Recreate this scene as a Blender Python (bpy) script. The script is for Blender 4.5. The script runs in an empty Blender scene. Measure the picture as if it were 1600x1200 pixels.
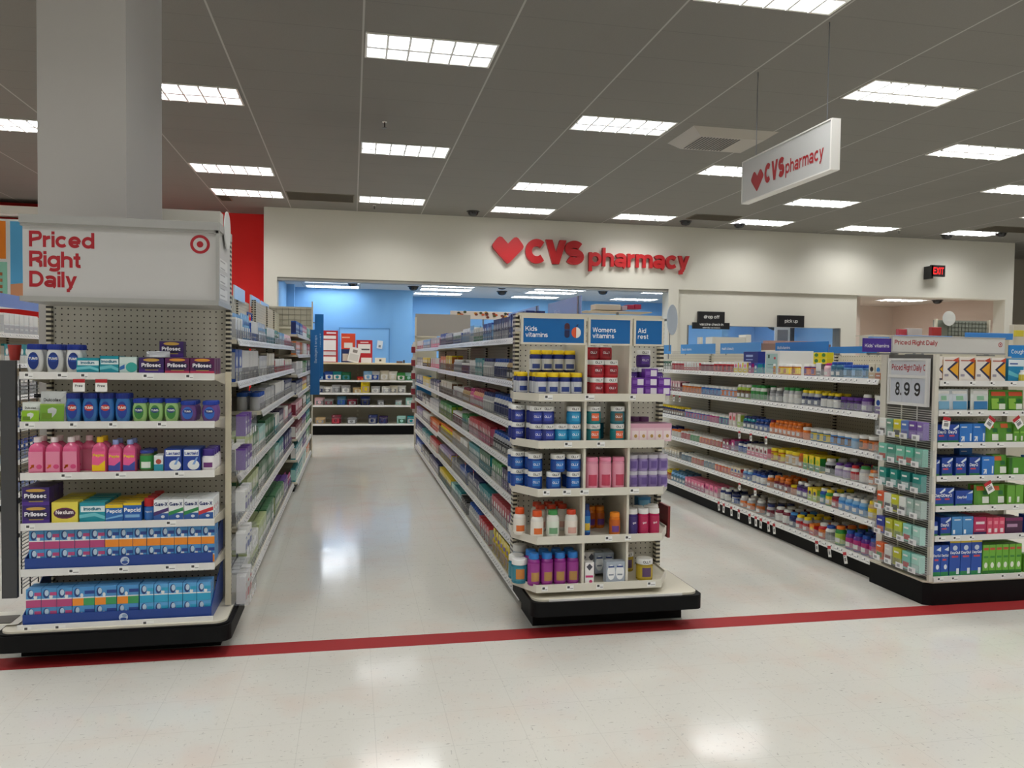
import bpy, math, random
from math import sin, cos, tan, pi, radians, atan, atan2
from mathutils import Vector, Matrix
random.seed(7)
SC = bpy.context.scene
COL = SC.collection

# ------------------------------------------------------------------ camera
YAW, PIT, ROL, FPX, EYE = radians(11.476), radians(1.959), radians(0.743), 1232.2, 1.55
fw = Vector((sin(YAW)*cos(PIT), cos(YAW)*cos(PIT), -sin(PIT)))
r0 = Vector((cos(YAW), -sin(YAW), 0)); u0 = r0.cross(fw)
rr = cos(ROL)*r0 + sin(ROL)*u0; uu = -sin(ROL)*r0 + cos(ROL)*u0
cam = bpy.data.objects.new('camera', bpy.data.cameras.new('camera'))
COL.objects.link(cam)
cam.data.sensor_width = 36; cam.data.lens = FPX/1600*36; cam.data.clip_start = .05; cam.data.clip_end = 200
m = Matrix((rr, uu, -fw)).transposed().to_4x4(); m.translation = (0, 0, EYE)
cam.matrix_world = m
SC.camera = cam
# ------------------------------------------------------------------ world, exposure
w = bpy.data.worlds.new('world'); SC.world = w; w.use_nodes = True
w.node_tree.nodes['Background'].inputs[0].default_value = (.75, .8, .9, 1)
w.node_tree.nodes['Background'].inputs[1].default_value = .25
SC.view_settings.view_transform = 'Standard'
try: SC.view_settings.look = 'None'
except Exception: pass
SC.view_settings.exposure = 0.0; SC.view_settings.gamma = 1; SC.view_settings.use_curve_mapping = False
LAMP = 2.6             # radiance of the troffer lenses seen from the side
LAMPW = 30.0           # watts each troffer throws down through its parabolic louvre
PLAMP = 9.5           # radiance of the pharmacy's lamps

ORD = 'first second third fourth fifth sixth seventh eighth ninth tenth eleventh twelfth thirteenth fourteenth fifteenth sixteenth seventeenth eighteenth nineteenth twentieth'.split()
def ordn(i): return ORD[i-1] if i <= 20 else 'twenty-'+ORD[i-21] if i < 30 else f'{i}th'
CARD = 'one two three four five six seven eight nine ten eleven twelve thirteen fourteen fifteen sixteen seventeen eighteen nineteen twenty'.split()
# ------------------------------------------------------------------ colours and materials
def lin(c): return c/12.92 if c <= .04045 else ((c+.055)/1.055)**2.4
def hexc(h): return tuple(lin(int(h[i:i+2], 16)/255) for i in (0, 2, 4))
CN = dict(white='e6e6e2', cream='d8d2bf', black='17171a', grey='86878a', silver='b9bbbf', navy='1b2a66', blue='1f4fa8', lightblue='7fb2dd',
  teal='178a94', paleteal='a5d6cf', aqua='2f9fc4', green='2f8f3f', darkgreen='12603a', lime='a9c843', yellow='ecd21d', orange='e8791d', peach='f0b48c', sage='b4c08c', forest='3f7650',
  red='c4202b', maroon='7d1f35', crimson='b02a3c', pink='e8779c', palepink='efc3cc', magenta='b52a78', purple='5b2e8c', darkpurple='33204f',
  lilac='a391bd', amber='b9601c', brown='6e4527', tan='c9ab7c', beige='d9cdb3', steelblue='3f6f8c', skyblue='3d8fd6')
WORD = dict(lightblue='light blue', paleteal='pale teal', darkgreen='dark green', palepink='pale pink', darkpurple='dark purple', steelblue='steel blue', skyblue='sky blue')
def cw(c): return WORD.get(c, c)
MATS = {}
def mat(c, rough=.4, metal=0, spec=.5):
    key = (c, rough, metal, spec)
    if key in MATS: return MATS[key]
    rgb = hexc(CN.get(c, c))
    mt = bpy.data.materials.new('paint_' + c); mt.use_nodes = True
    b = mt.node_tree.nodes['Principled BSDF']
    b.inputs['Base Color'].default_value = (*rgb, 1); b.inputs['Roughness'].default_value = rough
    b.inputs['Metallic'].default_value = metal; b.inputs['Specular IOR Level'].default_value = spec
    MATS[key] = mt; return mt
def emat(name, c, s):
    mt = bpy.data.materials.new(name); mt.use_nodes = True
    b = mt.node_tree.nodes['Principled BSDF']
    b.inputs['Base Color'].default_value = (*hexc(c), 1)
    b.inputs['Emission Color'].default_value = (*hexc(c), 1); b.inputs['Emission Strength'].default_value = s
    return mt
def clear(name, c, alpha, rough=.08):
    mt = bpy.data.materials.new(name); mt.use_nodes = True
    b = mt.node_tree.nodes['Principled BSDF']
    b.inputs['Base Color'].default_value = (*hexc(c), 1); b.inputs['Roughness'].default_value = rough
    b.inputs['Alpha'].default_value = alpha
    return mt
class NT:
    def __init__(s, name, rough=.5):
        s.m = bpy.data.materials.new(name); s.m.use_nodes = True; s.t = s.m.node_tree
        s.b = s.t.nodes['Principled BSDF']; s.b.inputs['Roughness'].default_value = rough
        tc = s.t.nodes.new('ShaderNodeTexCoord'); sp = s.t.nodes.new('ShaderNodeSeparateXYZ')
        s.t.links.new(tc.outputs['Object'], sp.inputs[0]); s.o = tc.outputs['Object']; s.X, s.Y, s.Z = sp.outputs
    def math(s, op, a, b=0.0):
        n = s.t.nodes.new('ShaderNodeMath'); n.operation = op
        for i, v in enumerate((a, b)):
            if isinstance(v, (int, float)): n.inputs[i].default_value = v
            else: s.t.links.new(v, n.inputs[i])
        return n.outputs[0]
    def frac(s, v, per, off=0.0): return s.math('FRACT', s.math('DIVIDE', s.math('SUBTRACT', v, off), per))
    def noise(s, scale, detail=2, vec=None, rough=.5):
        n = s.t.nodes.new('ShaderNodeTexNoise'); n.inputs['Scale'].default_value = scale; n.inputs['Detail'].default_value = detail
        n.inputs['Roughness'].default_value = rough
        s.t.links.new(vec or s.o, n.inputs['Vector']); return n.outputs[0]
    def mix(s, f, a, b):
        n = s.t.nodes.new('ShaderNodeMix'); n.data_type = 'RGBA'
        for i, v in ((0, f), (6, a), (7, b)):
            if isinstance(v, tuple): n.inputs[i].default_value = (*v, 1)
            elif isinstance(v, (int, float)): n.inputs[i].default_value = v
            else: s.t.links.new(v, n.inputs[i])
        return n.outputs[2]
    def ramp(s, v, lo, hi):
        n = s.t.nodes.new('ShaderNodeMapRange'); n.inputs[1].default_value = lo; n.inputs[2].default_value = hi
        s.t.links.new(v, n.inputs[0]); return n.outputs[0]
    def col(s, v): s.t.links.new(v, s.b.inputs['Base Color'])
    def bump(s, v, st=.2, dist=.01):
        n = s.t.nodes.new('ShaderNodeBump'); n.inputs['Strength'].default_value = st; n.inputs['Distance'].default_value = dist
        s.t.links.new(v, n.inputs['Height']); s.t.links.new(n.outputs[0], s.b.inputs['Normal'])
def floor_mat():
    n = NT('vinyl_tile_floor', .16)
    st = n.t.nodes.new('ShaderNodeMapping'); st.inputs['Scale'].default_value = (14, 60, 1); st.inputs['Rotation'].default_value = (0, 0, .5)
    n.t.links.new(n.o, st.inputs[0])
    s2 = n.t.nodes.new('ShaderNodeMapping'); s2.inputs['Scale'].default_value = (60, 16, 1); s2.inputs['Rotation'].default_value = (0, 0, .35)
    n.t.links.new(n.o, s2.inputs[0])
    fleck = n.ramp(n.noise(1.6, 3, st.outputs[0], .7), .64, .70)
    fleck2 = n.ramp(n.noise(1.6, 3, s2.outputs[0], .7), .64, .70)
    base = n.mix(n.noise(1.1, 3), hexc('cdcbc2'), hexc('d8d6cd'))
    base = n.mix(n.ramp(n.noise(2.6, 4), .5, .8), base, hexc('d3c6ba'))
    c = n.mix(n.math('MULTIPLY', fleck, .75), base, hexc('77756e'))
    c = n.mix(n.math('MULTIPLY', fleck2, .6), c, hexc('85827a'))
    fx = n.frac(n.X, .3048, .1); fy = n.frac(n.Y, .3048, .02)
    lx = n.math('LESS_THAN', fx, .009); ly = n.math('LESS_THAN', fy, .009)
    seam = n.math('MAXIMUM', lx, ly)
    c = n.mix(n.math('MULTIPLY', seam, .16), c, hexc('6b6860'))
    n.col(c)
    r = n.math('ADD', n.math('MULTIPLY', n.noise(3.0, 4), .13), .05)
    n.t.links.new(r, n.b.inputs['Roughness'])
    n.bump(n.noise(7, 3), .12, .004)
    return n.m
GX0, GY0, GDX, GDY, CEIL = .08, 7.19, 1.268, .6096, 4.41
def ceil_mat(name, colr, x0=GX0, y0=GY0, dx=GDX, dy=GDY):
    n = NT(name, .85)
    base = n.mix(n.noise(120, 2), hexc(colr), tuple(v*.8 for v in hexc(colr)))
    stain = n.ramp(n.noise(.33, 3), .58, .75)
    base = n.mix(n.math('MULTIPLY', stain, .25), base, tuple(v*.55 for v in hexc(colr)))
    lx = n.math('LESS_THAN', n.frac(n.X, dx, x0-.010), .014)
    ly = n.math('LESS_THAN', n.frac(n.Y, dy, y0-.006), .018)
    c = n.mix(n.math('MULTIPLY', ly, .35), base, tuple(v*.5 for v in hexc(colr)))
    c = n.mix(lx, c, hexc('a9a6a0'))
    n.col(c); n.bump(n.noise(90, 2), .3, .003); return n.m
def wall_mat(name, c, var=.04):
    n = NT(name, .7); a = hexc(c)
    n.col(n.mix(n.noise(1.3, 3), a, tuple(v*(1-var) for v in a))); n.bump(n.noise(160, 2), .12, .002); return n.m
def peg_mat(name, c, axis):
    n = NT(name, .5); a = hexc(c); h = n.X if axis == 'y' else n.Y
    dx = n.math('SUBTRACT', n.frac(h, .0315), .5); dz = n.math('SUBTRACT', n.frac(n.Z, .0315), .5)
    d = n.math('ADD', n.math('MULTIPLY', dx, dx), n.math('MULTIPLY', dz, dz))
    n.col(n.mix(n.math('LESS_THAN', d, .016), a, hexc('3a3732'))); return n.m
def slot_mat():
    n = NT('slotted_post_metal', .4); a = hexc('cfc9b4')
    n.col(n.mix(n.math('LESS_THAN', n.frac(n.Z, .0254), .5), a, hexc('2a2722'))); return n.m
def rub_mat():
    n = NT('black_rubber_bumper', .6); n.b.inputs['Specular IOR Level'].default_value = .18; n.col(n.mix(n.noise(9, 4), hexc('070708'), hexc('101012'))); return n.m
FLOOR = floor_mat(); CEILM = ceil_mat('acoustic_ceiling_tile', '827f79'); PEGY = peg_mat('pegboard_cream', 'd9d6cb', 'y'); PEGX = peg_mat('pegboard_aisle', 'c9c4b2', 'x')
PEGG = peg_mat('pegboard_grey', 'b9b8b3', 'y')
SLOT = slot_mat(); BUMP = rub_mat()
STEEL = mat('d5cfbd', .38); WSTEEL = mat('dddbd3', .35); RAIL = mat('e4e3e0', .3); DARK = mat('0b0b0c', .6, 0, .2); DGREY = mat('4c4d50', .35, .3)
WIRE = mat('8d8f92', .3, .7); BWIRE = mat('232427', .35, .5); CLEAR = clear('clear_acrylic', 'dfe6ea', .16); CLR2 = clear('clear_bin_plastic', 'd5dbe0', .10)
CREAMW = wall_mat('painted_cream_wall', 'd3d0c4'); BLUEW = wall_mat('painted_blue_wall', '7db3e2'); REDW = wall_mat('painted_red_wall', 'e61f1c'); PINKW = wall_mat('painted_blush_wall', 'd0bfb2')
GREYW = wall_mat('painted_grey_wall', 'a8a295'); LAMPM = emat('lamp_lens', 'f6f9ff', LAMP); PLAMPM = emat('pharmacy_lamp_lens', 'f2f8ff', PLAMP)

# ------------------------------------------------------------------ mesh builder
FG = {}
def fglyph(txt, bold):
    k = (txt, bold)
    if k in FG: return FG[k]
    cu = bpy.data.curves.new('tmp', 'FONT'); cu.body = txt; cu.size = 1; cu.offset = bold; cu.resolution_u = 3; cu.space_character = 1.0
    ob = bpy.data.objects.new('tmp', cu); COL.objects.link(ob)
    bpy.context.view_layer.update()
    me = bpy.data.meshes.new_from_object(ob.evaluated_get(bpy.context.evaluated_depsgraph_get()))
    vs = [(v.co.x, v.co.y) for v in me.vertices]; fs = [tuple(p.vertices) for p in me.polygons]
    bpy.data.objects.remove(ob); bpy.data.curves.remove(cu); bpy.data.meshes.remove(me)
    if not vs: vs = [(0, 0)]
    x0 = min(v[0] for v in vs); x1 = max(v[0] for v in vs)
    FG[k] = ([(v[0]-x0, v[1]) for v in vs], fs, x1-x0); return FG[k]
# ---- grotesque letter shapes drawn as strokes of even weight
def arc(cx, cy, rx, ry, a0, a1, n=12): return [(cx+rx*cos(radians(a0+(a1-a0)*i/n)), cy+ry*sin(radians(a0+(a1-a0)*i/n))) for i in range(n+1)]
XH, CH, DE = .535, .73, -.205
def strokes(ch, t):
    """width, list of ('r', polyline) ribbons and ('d', p, q) level-cut diagonals; None when not drawn here"""
    h = t/2; k = .90 if t > .15 else 1.0; th = t*.92
    if ch in 'oecdbpqg': w = .56+t*.35
    R = lambda *p: ('r', list(p))
    if ch in 'oecdbpqga':
        cx = w/2 if ch != 'a' else 0
        if ch == 'o': return w, [('r', arc(w/2, XH/2, w/2-h, XH/2-h+.005, 0, 360, 24))]
        if ch == 'c': return w-.03, [('r', arc(w/2, XH/2, w/2-h, XH/2-h+.005, 42, 318, 20))]
        if ch == 'e': return w, [('r', arc(w/2, XH/2, w/2-h, XH/2-h+.005, 0, 322, 22)), R((h, XH/2-.01), (w-h*.6, XH/2-.01))]
        if ch in 'dbpqg':
            ring = ('r', arc(w/2, XH/2, w/2-h, XH/2-h+.005, 0, 360, 24))
            if ch == 'd': return w, [ring, R((w-h, 0), (w-h, CH))]
            if ch == 'b': return w, [ring, R((h, 0), (h, CH))]
            if ch == 'p': return w, [ring, R((h, DE), (h, XH))]
            if ch == 'q': return w, [ring, R((w-h, DE), (w-h, XH))]
            return w, [ring, ('r', [(w-h, XH), (w-h, .0)]+arc(w/2, DE+.17, w/2-h, .17-h, 0, -150, 10))]
        w = .54+t*.3
        return w, [('r', arc(w/2-.01, XH-.17, w/2-h-.01, .17-h+.005, 160, 0, 10)+[(w-h-.02, .03), (w-h+.02, 0)]), ('r', arc(w/2-.02, .165, w/2-h-.01, .165-h+.005, 0, 360, 20))]
    if ch in 'nhmru':
        w = {'n': .52, 'h': .52, 'u': .52, 'm': .80, 'r': .33}[ch]+t*.3
        if ch == 'r': return w, [R((h, 0), (h, XH)), ('r', arc(w+.02, XH-.24, w+.02-h, .24-h, 178, 98, 8))]
        if ch == 'u': return w, [R((w-h, 0), (w-h, XH)), ('r', [(h, XH), (h, .2)]+arc(w/2, .21, w/2-h, .21-h, 180, 360, 12)[1:])]
        if ch == 'm':
            q = (w+h*.0)/2; a = []
            for x0, x1 in ((h, w/2), (w/2, w-h)): a.append(('r', arc((x0+x1)/2, XH-.19, (x1-x0)/2, .19-h, 180, 0, 10)+[(x1, 0)]))
            return w, [R((h, 0), (h, XH))]+a
        return w, [R((h, 0), (h, XH if ch == 'n' else CH)), ('r', arc(w/2, XH-.21, w/2-h, .21-h, 180, 0, 12)+[(w-h, 0)])]
    if ch == 'l': return t, [R((h, 0), (h, CH))]
    if ch == 'i': return t, [R((h, 0), (h, XH)), R((h, CH-th), (h, CH))]
    if ch == 't': return .30+t*.3, [('r', [(.10+h, CH-.06), (.10+h, .12)]+arc(.10+h+.12, .13, .12, .13-h+.005, 180, 270, 6)[1:]+[(.30+t*.3, h)]), R((0, XH-h), (.29+t*.3, XH-h))]
    if ch == 'f': return .31+t*.2, [('r', [(.09+h, 0), (.09+h, CH-.14)]+arc(.09+h+.13, CH-.14, .13, .14-h, 180, 90, 6)[1:]+[(.31+t*.2, CH-h)]), R((0, XH-h), (.29+t*.2, XH-h))]
    if ch in 'yvwxkz':
        w = .52+t*.35
        if ch == 'y': return w, [('d', (h*1.15, XH), (w/2, .0)), ('d', (w-h*1.15, XH), (w*.34, DE+t*.6)), R((w*.12, DE+h), (w*.40, DE+h))]
        if ch == 'v': return w, [('d', (h*1.15, XH), (w/2, 0)), ('d', (w-h*1.15, XH), (w/2, 0))]
        if ch == 'x': return w, [('d', (h*1.3, XH), (w-h*1.2, 0)), ('d', (w-h*1.3, XH), (h*1.2, 0))]
        if ch == 'k': return w, [R((h, 0), (h, CH)), ('d', (w-h*1.5, XH), (t, .18)), ('d', (w*.42, .32), (w-h*1.2, 0))]
        if ch == 'w': w = .80+t*.4; return w, [('d', (h*1.1, XH), (w*.27, 0)), ('d', (w/2, XH), (w*.27, 0)), ('d', (w/2, XH), (w*.73, 0)), ('d', (w-h*1.1, XH), (w*.73, 0))]
        return None
    if ch in 'sS':
        H = XH if ch == 's' else CH; w = (.46 if ch == 's' else .60)+t*.35; ry = (H-t)/4+.002; rx = w/2-h
        return w, [('r', arc(w/2, H-h-ry, rx*.96, ry, 28, 270, 16)+arc(w/2, h+ry, rx, ry, 90, -152, 16)[1:])]
    if ch in 'CGOQ':
        w = .70+t*.35; rx, ry = w/2-h, CH/2-h+.006
        if ch == 'C': return w-.03, [('r', arc(w/2, CH/2, rx, ry, 46, 314, 24))]
        if ch == 'G': return w, [('r', arc(w/2, CH/2, rx, ry, 46, 352, 24)), R((w/2+.05, CH*.42), (w-h*.6, CH*.42)), R((w-h, 0), (w-h, CH*.42))]
        a = [('r', arc(w/2, CH/2, rx, ry, 0, 360, 28))]
        if ch == 'Q': a.append(('d', (w*.6, .2), (w-h, -.02)))
        return w, a
    if ch in 'PRBD':
        w = {'P': .58, 'R': .60, 'B': .60, 'D': .64}[ch]+t*.3; S = R((h, 0), (h, CH))
        if ch == 'D': return w, [S, ('r', [(h, CH-h), (w*.45, CH-h)]+arc(w*.45, CH/2, w*.55-h, CH/2-h, 90, -90, 16)[1:]+[(h, h)])]
        q = CH*.53; rt = (CH-q)/2
        bw = ('r', [(h, CH-h), (w-rt-.02, CH-h)]+arc(w-rt-.02, CH-rt-h*.0-h*.5, rt+.02-h, rt-h*.5, 90, -90, 12)[1:]+[(h, q-h*1.0)])
        if ch == 'P': return w, [S, bw]
        if ch == 'R': return w, [S, bw, ('r', [(w*.55, q-h), (w-h*1.3, q-h*2.2), (w-h*1.15, .06), (w-h*.9, 0)])]
        return w, [S, bw, ('r', [(h, q-h), (w-q/2, q-h)]+arc(w-q/2, q/2, q/2-h, q/2-h, 90, -90, 12)[1:]+[(h, h)])]
    if ch in 'VYXKMNWA':
        w = {'V': .66, 'Y': .62, 'X': .64, 'K': .66, 'M': .78, 'N': .66, 'W': .94, 'A': .66}[ch]+t*.35; m_ = h*1.12
        if ch == 'V': return w, [('d', (m_, CH), (w/2, 0)), ('d', (w-m_, CH), (w/2, 0))]
        if ch == 'A': return w, [('d', (w/2, CH), (m_, 0)), ('d', (w/2, CH), (w-m_, 0)), R((w*.25, .24), (w*.75, .24))]
        if ch == 'Y': return w, [('d', (m_*1.1, CH), (w/2, .30)), ('d', (w-m_*1.1, CH), (w/2, .30)), R((w/2, 0), (w/2, .33))]
        if ch == 'X': return w, [('d', (m_*1.2, CH), (w-m_*1.2, 0)), ('d', (w-m_*1.2, CH), (m_*1.2, 0))]
        if ch == 'K': return w, [R((h, 0), (h, CH)), ('d', (w-m_*1.4, CH), (t*.9, .26)), ('d', (w*.42, .44), (w-m_*1.2, 0))]
        if ch == 'M': return w, [R((h, 0), (h, CH)), R((w-h, 0), (w-h, CH)), ('d', (m_*1.1, CH), (w/2, 0)), ('d', (w-m_*1.1, CH), (w/2, 0))]
        if ch == 'N': return w, [R((h, 0), (h, CH)), R((w-h, 0), (w-h, CH)), ('d', (m_*1.1, CH), (w-m_*1.1, 0))]
        return w, [('d', (m_, CH), (w*.27, 0)), ('d', (w/2, CH), (w*.27, 0)), ('d', (w/2, CH), (w*.73, 0)), ('d', (w-m_, CH), (w*.73, 0))]
    if ch in 'EFLTHI':
        w = {'E': .54, 'F': .50, 'L': .50, 'T': .58, 'H': .62, 'I': 0}[ch]+t*.3
        if ch == 'I': return t, [R((h, 0), (h, CH))]
        if ch == 'T': return w, [R((w/2, 0), (w/2, CH)), R((0, CH-h), (w, CH-h))]
        if ch == 'H': return w, [R((h, 0), (h, CH)), R((w-h, 0), (w-h, CH)), R((h, CH/2), (w-h, CH/2))]
        a = [R((h, 0), (h, CH))]
        if ch in 'EF': a += [R((h, CH-h), (w, CH-h)), R((h, CH*.52), (w*.93, CH*.52))]
        if ch in 'EL': a.append(R((h, h), (w, h)))
        return w, a
    if ch in 'UJ':
        w = .62+t*.3; return w, [('r', [(h, CH), (h, .24)]+arc(w/2, .25, w/2-h, .25-h, 180, 360, 14)[1:]+[(w-h, CH)])]
    if ch == '8': w = .50+t*.3; return w, [('r', arc(w/2, CH*.73, w/2-h-.02, CH*.27-h, 0, 360, 20)), ('r', arc(w/2, CH*.275, w/2-h, CH*.275-h+.02, 0, 360, 22))]
    if ch == '9': w = .50+t*.3; return w, [('r', arc(w/2, CH*.67, w/2-h, CH*.33-h, 0, 360, 22)), ('r', [(w-h, CH*.67)]+arc(w/2, CH*.42, w/2-h, CH*.42-h, 0, -150, 12))]
    if ch == '.': return t*1.1, [R((h*1.1, 0), (h*1.1, t))]
    if ch == '-': return .26, [R((0, .27), (.26, .27))]
    if ch == '’': return t, [('r', [(h, CH), (h*.8, CH-.17)])]
    return None
def ribbon(pts, t):
    P = [Vector(p) for p in pts]; closed = (P[0]-P[-1]).length < 1e-6
    if closed: P = P[:-1]
    n = len(P); vs = []; fs = []; h = t/2
    for i in range(n):
        a = P[i-1] if (i > 0 or closed) else None; b = P[(i+1) % n] if (i < n-1 or closed) else None
        d1 = (P[i]-a).normalized() if a is not None else None; d2 = (b-P[i]).normalized() if b is not None else None
        d = (d1+d2).normalized() if (d1 and d2) else (d1 or d2)
        sc = 1/max(.5, d.dot(d1)) if (d1 and d2) else 1
        nn = Vector((-d.y, d.x))*h*sc; vs += [tuple(P[i]-nn), tuple(P[i]+nn)]
    for i in range(n if closed else n-1):
        j = (i+1) % n; fs.append((2*i, 2*j, 2*j+1, 2*i+1))
    return vs, fs
GL = {}
def glyphs(txt, bold):
    kk = (txt, bold)
    if kk in GL: return GL[kk]
    t = .092+bold*2.0; sp = .075 if t < .15 else .035; x = 0; vs = []; fs = []
    for ch in txt:
        if ch == ' ': x += .26; continue
        s = strokes(ch, t)
        if s is None:
            v, f, w = fglyph(ch, bold*.6); w = w
            o = len(vs); vs += [(a+x, b, 0) for a, b in v]; fs += [tuple(i+o for i in q) for q in f]; x += w+sp; continue
        w, st = s
        for q in st:
            if q[0] == 'r': v, f = ribbon(q[1], t)
            else:
                (ax, ay), (bx, by) = q[1:]; L = math.hypot(bx-ax, by-ay); hw = t/2*L/abs(by-ay)
                v = [(bx-hw, by), (bx+hw, by), (ax+hw, ay), (ax-hw, ay)]; f = [(0, 1, 2, 3)] if ay > by else [(3, 2, 1, 0)]
            o = len(vs); vs += [(a+x, b, st.index(q)) for a, b in v]; fs += [tuple(i+o for i in g) for g in f]
        x += w+sp
    GL[kk] = (vs, fs, x-sp); return GL[kk]
CAPH = .73
class MB:
    def __init__(s): s.v = []; s.f = []; s.mi = []; s.ms = []; s.sm = False
    def m(s, mt):
        if isinstance(mt, str): mt = mat(mt)
        if mt not in s.ms: s.ms.append(mt)
        return s.ms.index(mt)
    def add(s, vs, fs, mt):
        o = len(s.v); s.v += [tuple(v) for v in vs]; k = s.m(mt)
        for f in fs: s.f.append(tuple(i+o for i in f)); s.mi.append(k)
        return s
    def box(s, x0, x1, y0, y1, z0, z1, mt):
        vs = [(x, y, z) for z in (z0, z1) for y in (y0, y1) for x in (x0, x1)]
        return s.add(vs, [(0, 2, 3, 1), (4, 5, 7, 6), (0, 1, 5, 4), (2, 6, 7, 3), (0, 4, 6, 2), (1, 3, 7, 5)], mt)
    def bbox(s, x0, x1, y0, y1, z0, z1, mt, b=.002):
        # box with chamfered vertical and horizontal edges
        def ring(z, e): return [(x0+b, y0+e, z), (x1-b, y0+e, z), (x1-e, y0+b, z), (x1-e, y1-b, z), (x1-b, y1-e, z), (x0+b, y1-e, z), (x0+e, y1-b, z), (x0+e, y0+b, z)]
        R = [ring(z0, b), ring(z0+b, 0), ring(z1-b, 0), ring(z1, b)]
        vs = sum(R, []); fs = [tuple(range(7, -1, -1)), tuple(range(24, 32))]
        for k in range(3):
            for i in range(8): j = (i+1) % 8; fs.append((k*8+i, k*8+j, k*8+8+j, k*8+8+i))
        return s.add(vs, fs, mt)
    def prism(s, pts, z0, z1, mt):   # plan outline, ccw
        n = len(pts); vs = [(x, y, z0) for x, y in pts]+[(x, y, z1) for x, y in pts]
        return s.add(vs, [tuple(range(n-1, -1, -1)), tuple(range(n, 2*n))]+[(i, (i+1) % n, n+(i+1) % n, n+i) for i in range(n)], mt)
    def wall(s, pts, z0, z1, th, mt):  # upright ribbon along an open plan outline
        for (ax, ay), (bx, by) in zip(pts, pts[1:]):
            d = Vector((bx-ax, by-ay)); L = d.length; d /= L; nx, ny = -d.y*th, d.x*th
            s.prism([(ax, ay), (bx, by), (bx+nx, by+ny), (ax+nx, ay+ny)], z0, z1, mt)
        return s
    def face(s, pts, mt): return s.add(pts, [tuple(range(len(pts)))], mt)
    def plate(s, pts, o, xd, ud, th, mt):   # outline in the plane (xd, ud) at o, thickness th towards the viewer side
        o = Vector(o); xd = Vector(xd); ud = Vector(ud); nd = xd.cross(ud)
        n = len(pts); a = [o+xd*x+ud*y for x, y in pts]; b = [p+nd*th for p in a]
        return s.add(a+b, [tuple(range(n-1, -1, -1)), tuple(range(n, 2*n))]+[(i, (i+1) % n, n+(i+1) % n, n+i) for i in range(n)], mt)
    def lathe(s, prof, mt, n=14, cx=0, cy=0, sy=1.0, cap=True):
        vs = []; fs = []
        for r, z in prof:
            for i in range(n): a = 2*pi*i/n; vs.append((cx+r*sin(a), cy-r*cos(a)*sy, z))
        for k in range(len(prof)-1):
            for i in range(n): j = (i+1) % n; fs.append((k*n+i, k*n+j, k*n+n+j, k*n+n+i))
        if cap: fs += [tuple(range(n-1, -1, -1)), tuple(range((len(prof)-1)*n, len(prof)*n))]
        s.sm = True; return s.add(vs, fs, mt)
    def band(s, r, z0, z1, mt, a0=-110, a1=110, sy=1.0, n=10, r1=None):
        vs = []
        for i in range(n+1):
            a = radians(a0+(a1-a0)*i/n)
            vs += [(r*sin(a), -r*cos(a)*sy, z0), ((r1 or r)*sin(a), -(r1 or r)*cos(a)*sy, z1)]
        return s.add(vs, [(2*i, 2*i+2, 2*i+3, 2*i+1) for i in range(n)], mt)
    def ell(s, cx, cz, rx, rz, y, mt, n=14):
        return s.face([(cx+rx*cos(2*pi*i/n), y, cz+rz*sin(2*pi*i/n)) for i in range(n)], mt)
    def rect(s, x0, x1, z0, z1, y, mt): return s.face([(x0, y, z0), (x1, y, z0), (x1, y, z1), (x0, y, z1)], mt)
    def text(s, txt, o, h, mt, xd=(1, 0, 0), ud=(0, 0, 1), bold=.0, ext=0, align='l', wmax=None, wrap=None, cond=1.0):
        vs, fs, w = glyphs(txt, bold); k = h/CAPH; kx = k*cond*.86; ly = min(.0006, h*.006)
        if wmax and w*kx > wmax: kx = wmax/w
        off = {'l': 0, 'c': -w*kx/2, 'r': -w*kx}[align]
        o = Vector(o); xd = Vector(xd); ud = Vector(ud); nd = xd.cross(ud)
        if wrap:
            P = []
            for x, y, q in vs:
                a = (x*kx+off+o.x)/wrap; P.append(((wrap+ly*q)*sin(a), -(wrap+ly*q)*cos(a), o.z+y*k))
            return s.add(P, fs, mt)
        a = [o+xd*(x*kx+off)+ud*(y*k)+nd*(ly*q) for x, y, q in vs]
        if not ext: return s.add(a, fs, mt)
        n = len(a); b = [p+nd*ext for p in a]; F = [tuple(i+n for i in f) for f in fs]; cnt = {}
        for f in fs:
            for i in range(len(f)): e = (f[i], f[(i+1) % len(f)]); cnt[e] = 1
        for (p, q) in list(cnt):
            if (q, p) not in cnt: F.append((p, q, q+n, p+n))
        return s.add(a+b, F, mt)
    def mesh(s, name, org=(0, 0, 0)):
        me = bpy.data.meshes.new(name); ox, oy, oz = org
        me.from_pydata([(x-ox, y-oy, z-oz) for x, y, z in s.v], [], s.f)
        for mt in s.ms: me.materials.append(mt)
        me.polygons.foreach_set('material_index', s.mi); me.update()
        if s.sm: me.polygons.foreach_set('use_smooth', [True]*len(s.f)); me.set_sharp_from_angle(angle=radians(38))
        return me
    def build(s, name, parent=None, org=None):
        if org is None: org = ORG.get(parent.name, (0, 0, 0)) if parent else (0, 0, 0)
        ob = bpy.data.objects.new(name, s.mesh(name, org)); COL.objects.link(ob)
        if parent: ob.parent = parent; ORG[ob.name] = org
        return ob
ORG = {}
def tag(o, label, cat, group=None):
    o['label'] = label; o['category'] = cat
    if group: o['group'] = group
    return o
def thing(name, loc, label, cat, group=None):
    o = bpy.data.objects.new(name, None); COL.objects.link(o); o.location = loc; o.empty_display_size = .05
    ORG[o.name] = tuple(loc); return tag(o, label, cat, group)
def struct(name, mb): o = mb.build(name); o['kind'] = 'structure'; return o
def solo(name, mb, org, label, cat, group=None):
    o = mb.build(name, None, org); o.location = org; return tag(o, label, cat, group)

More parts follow.
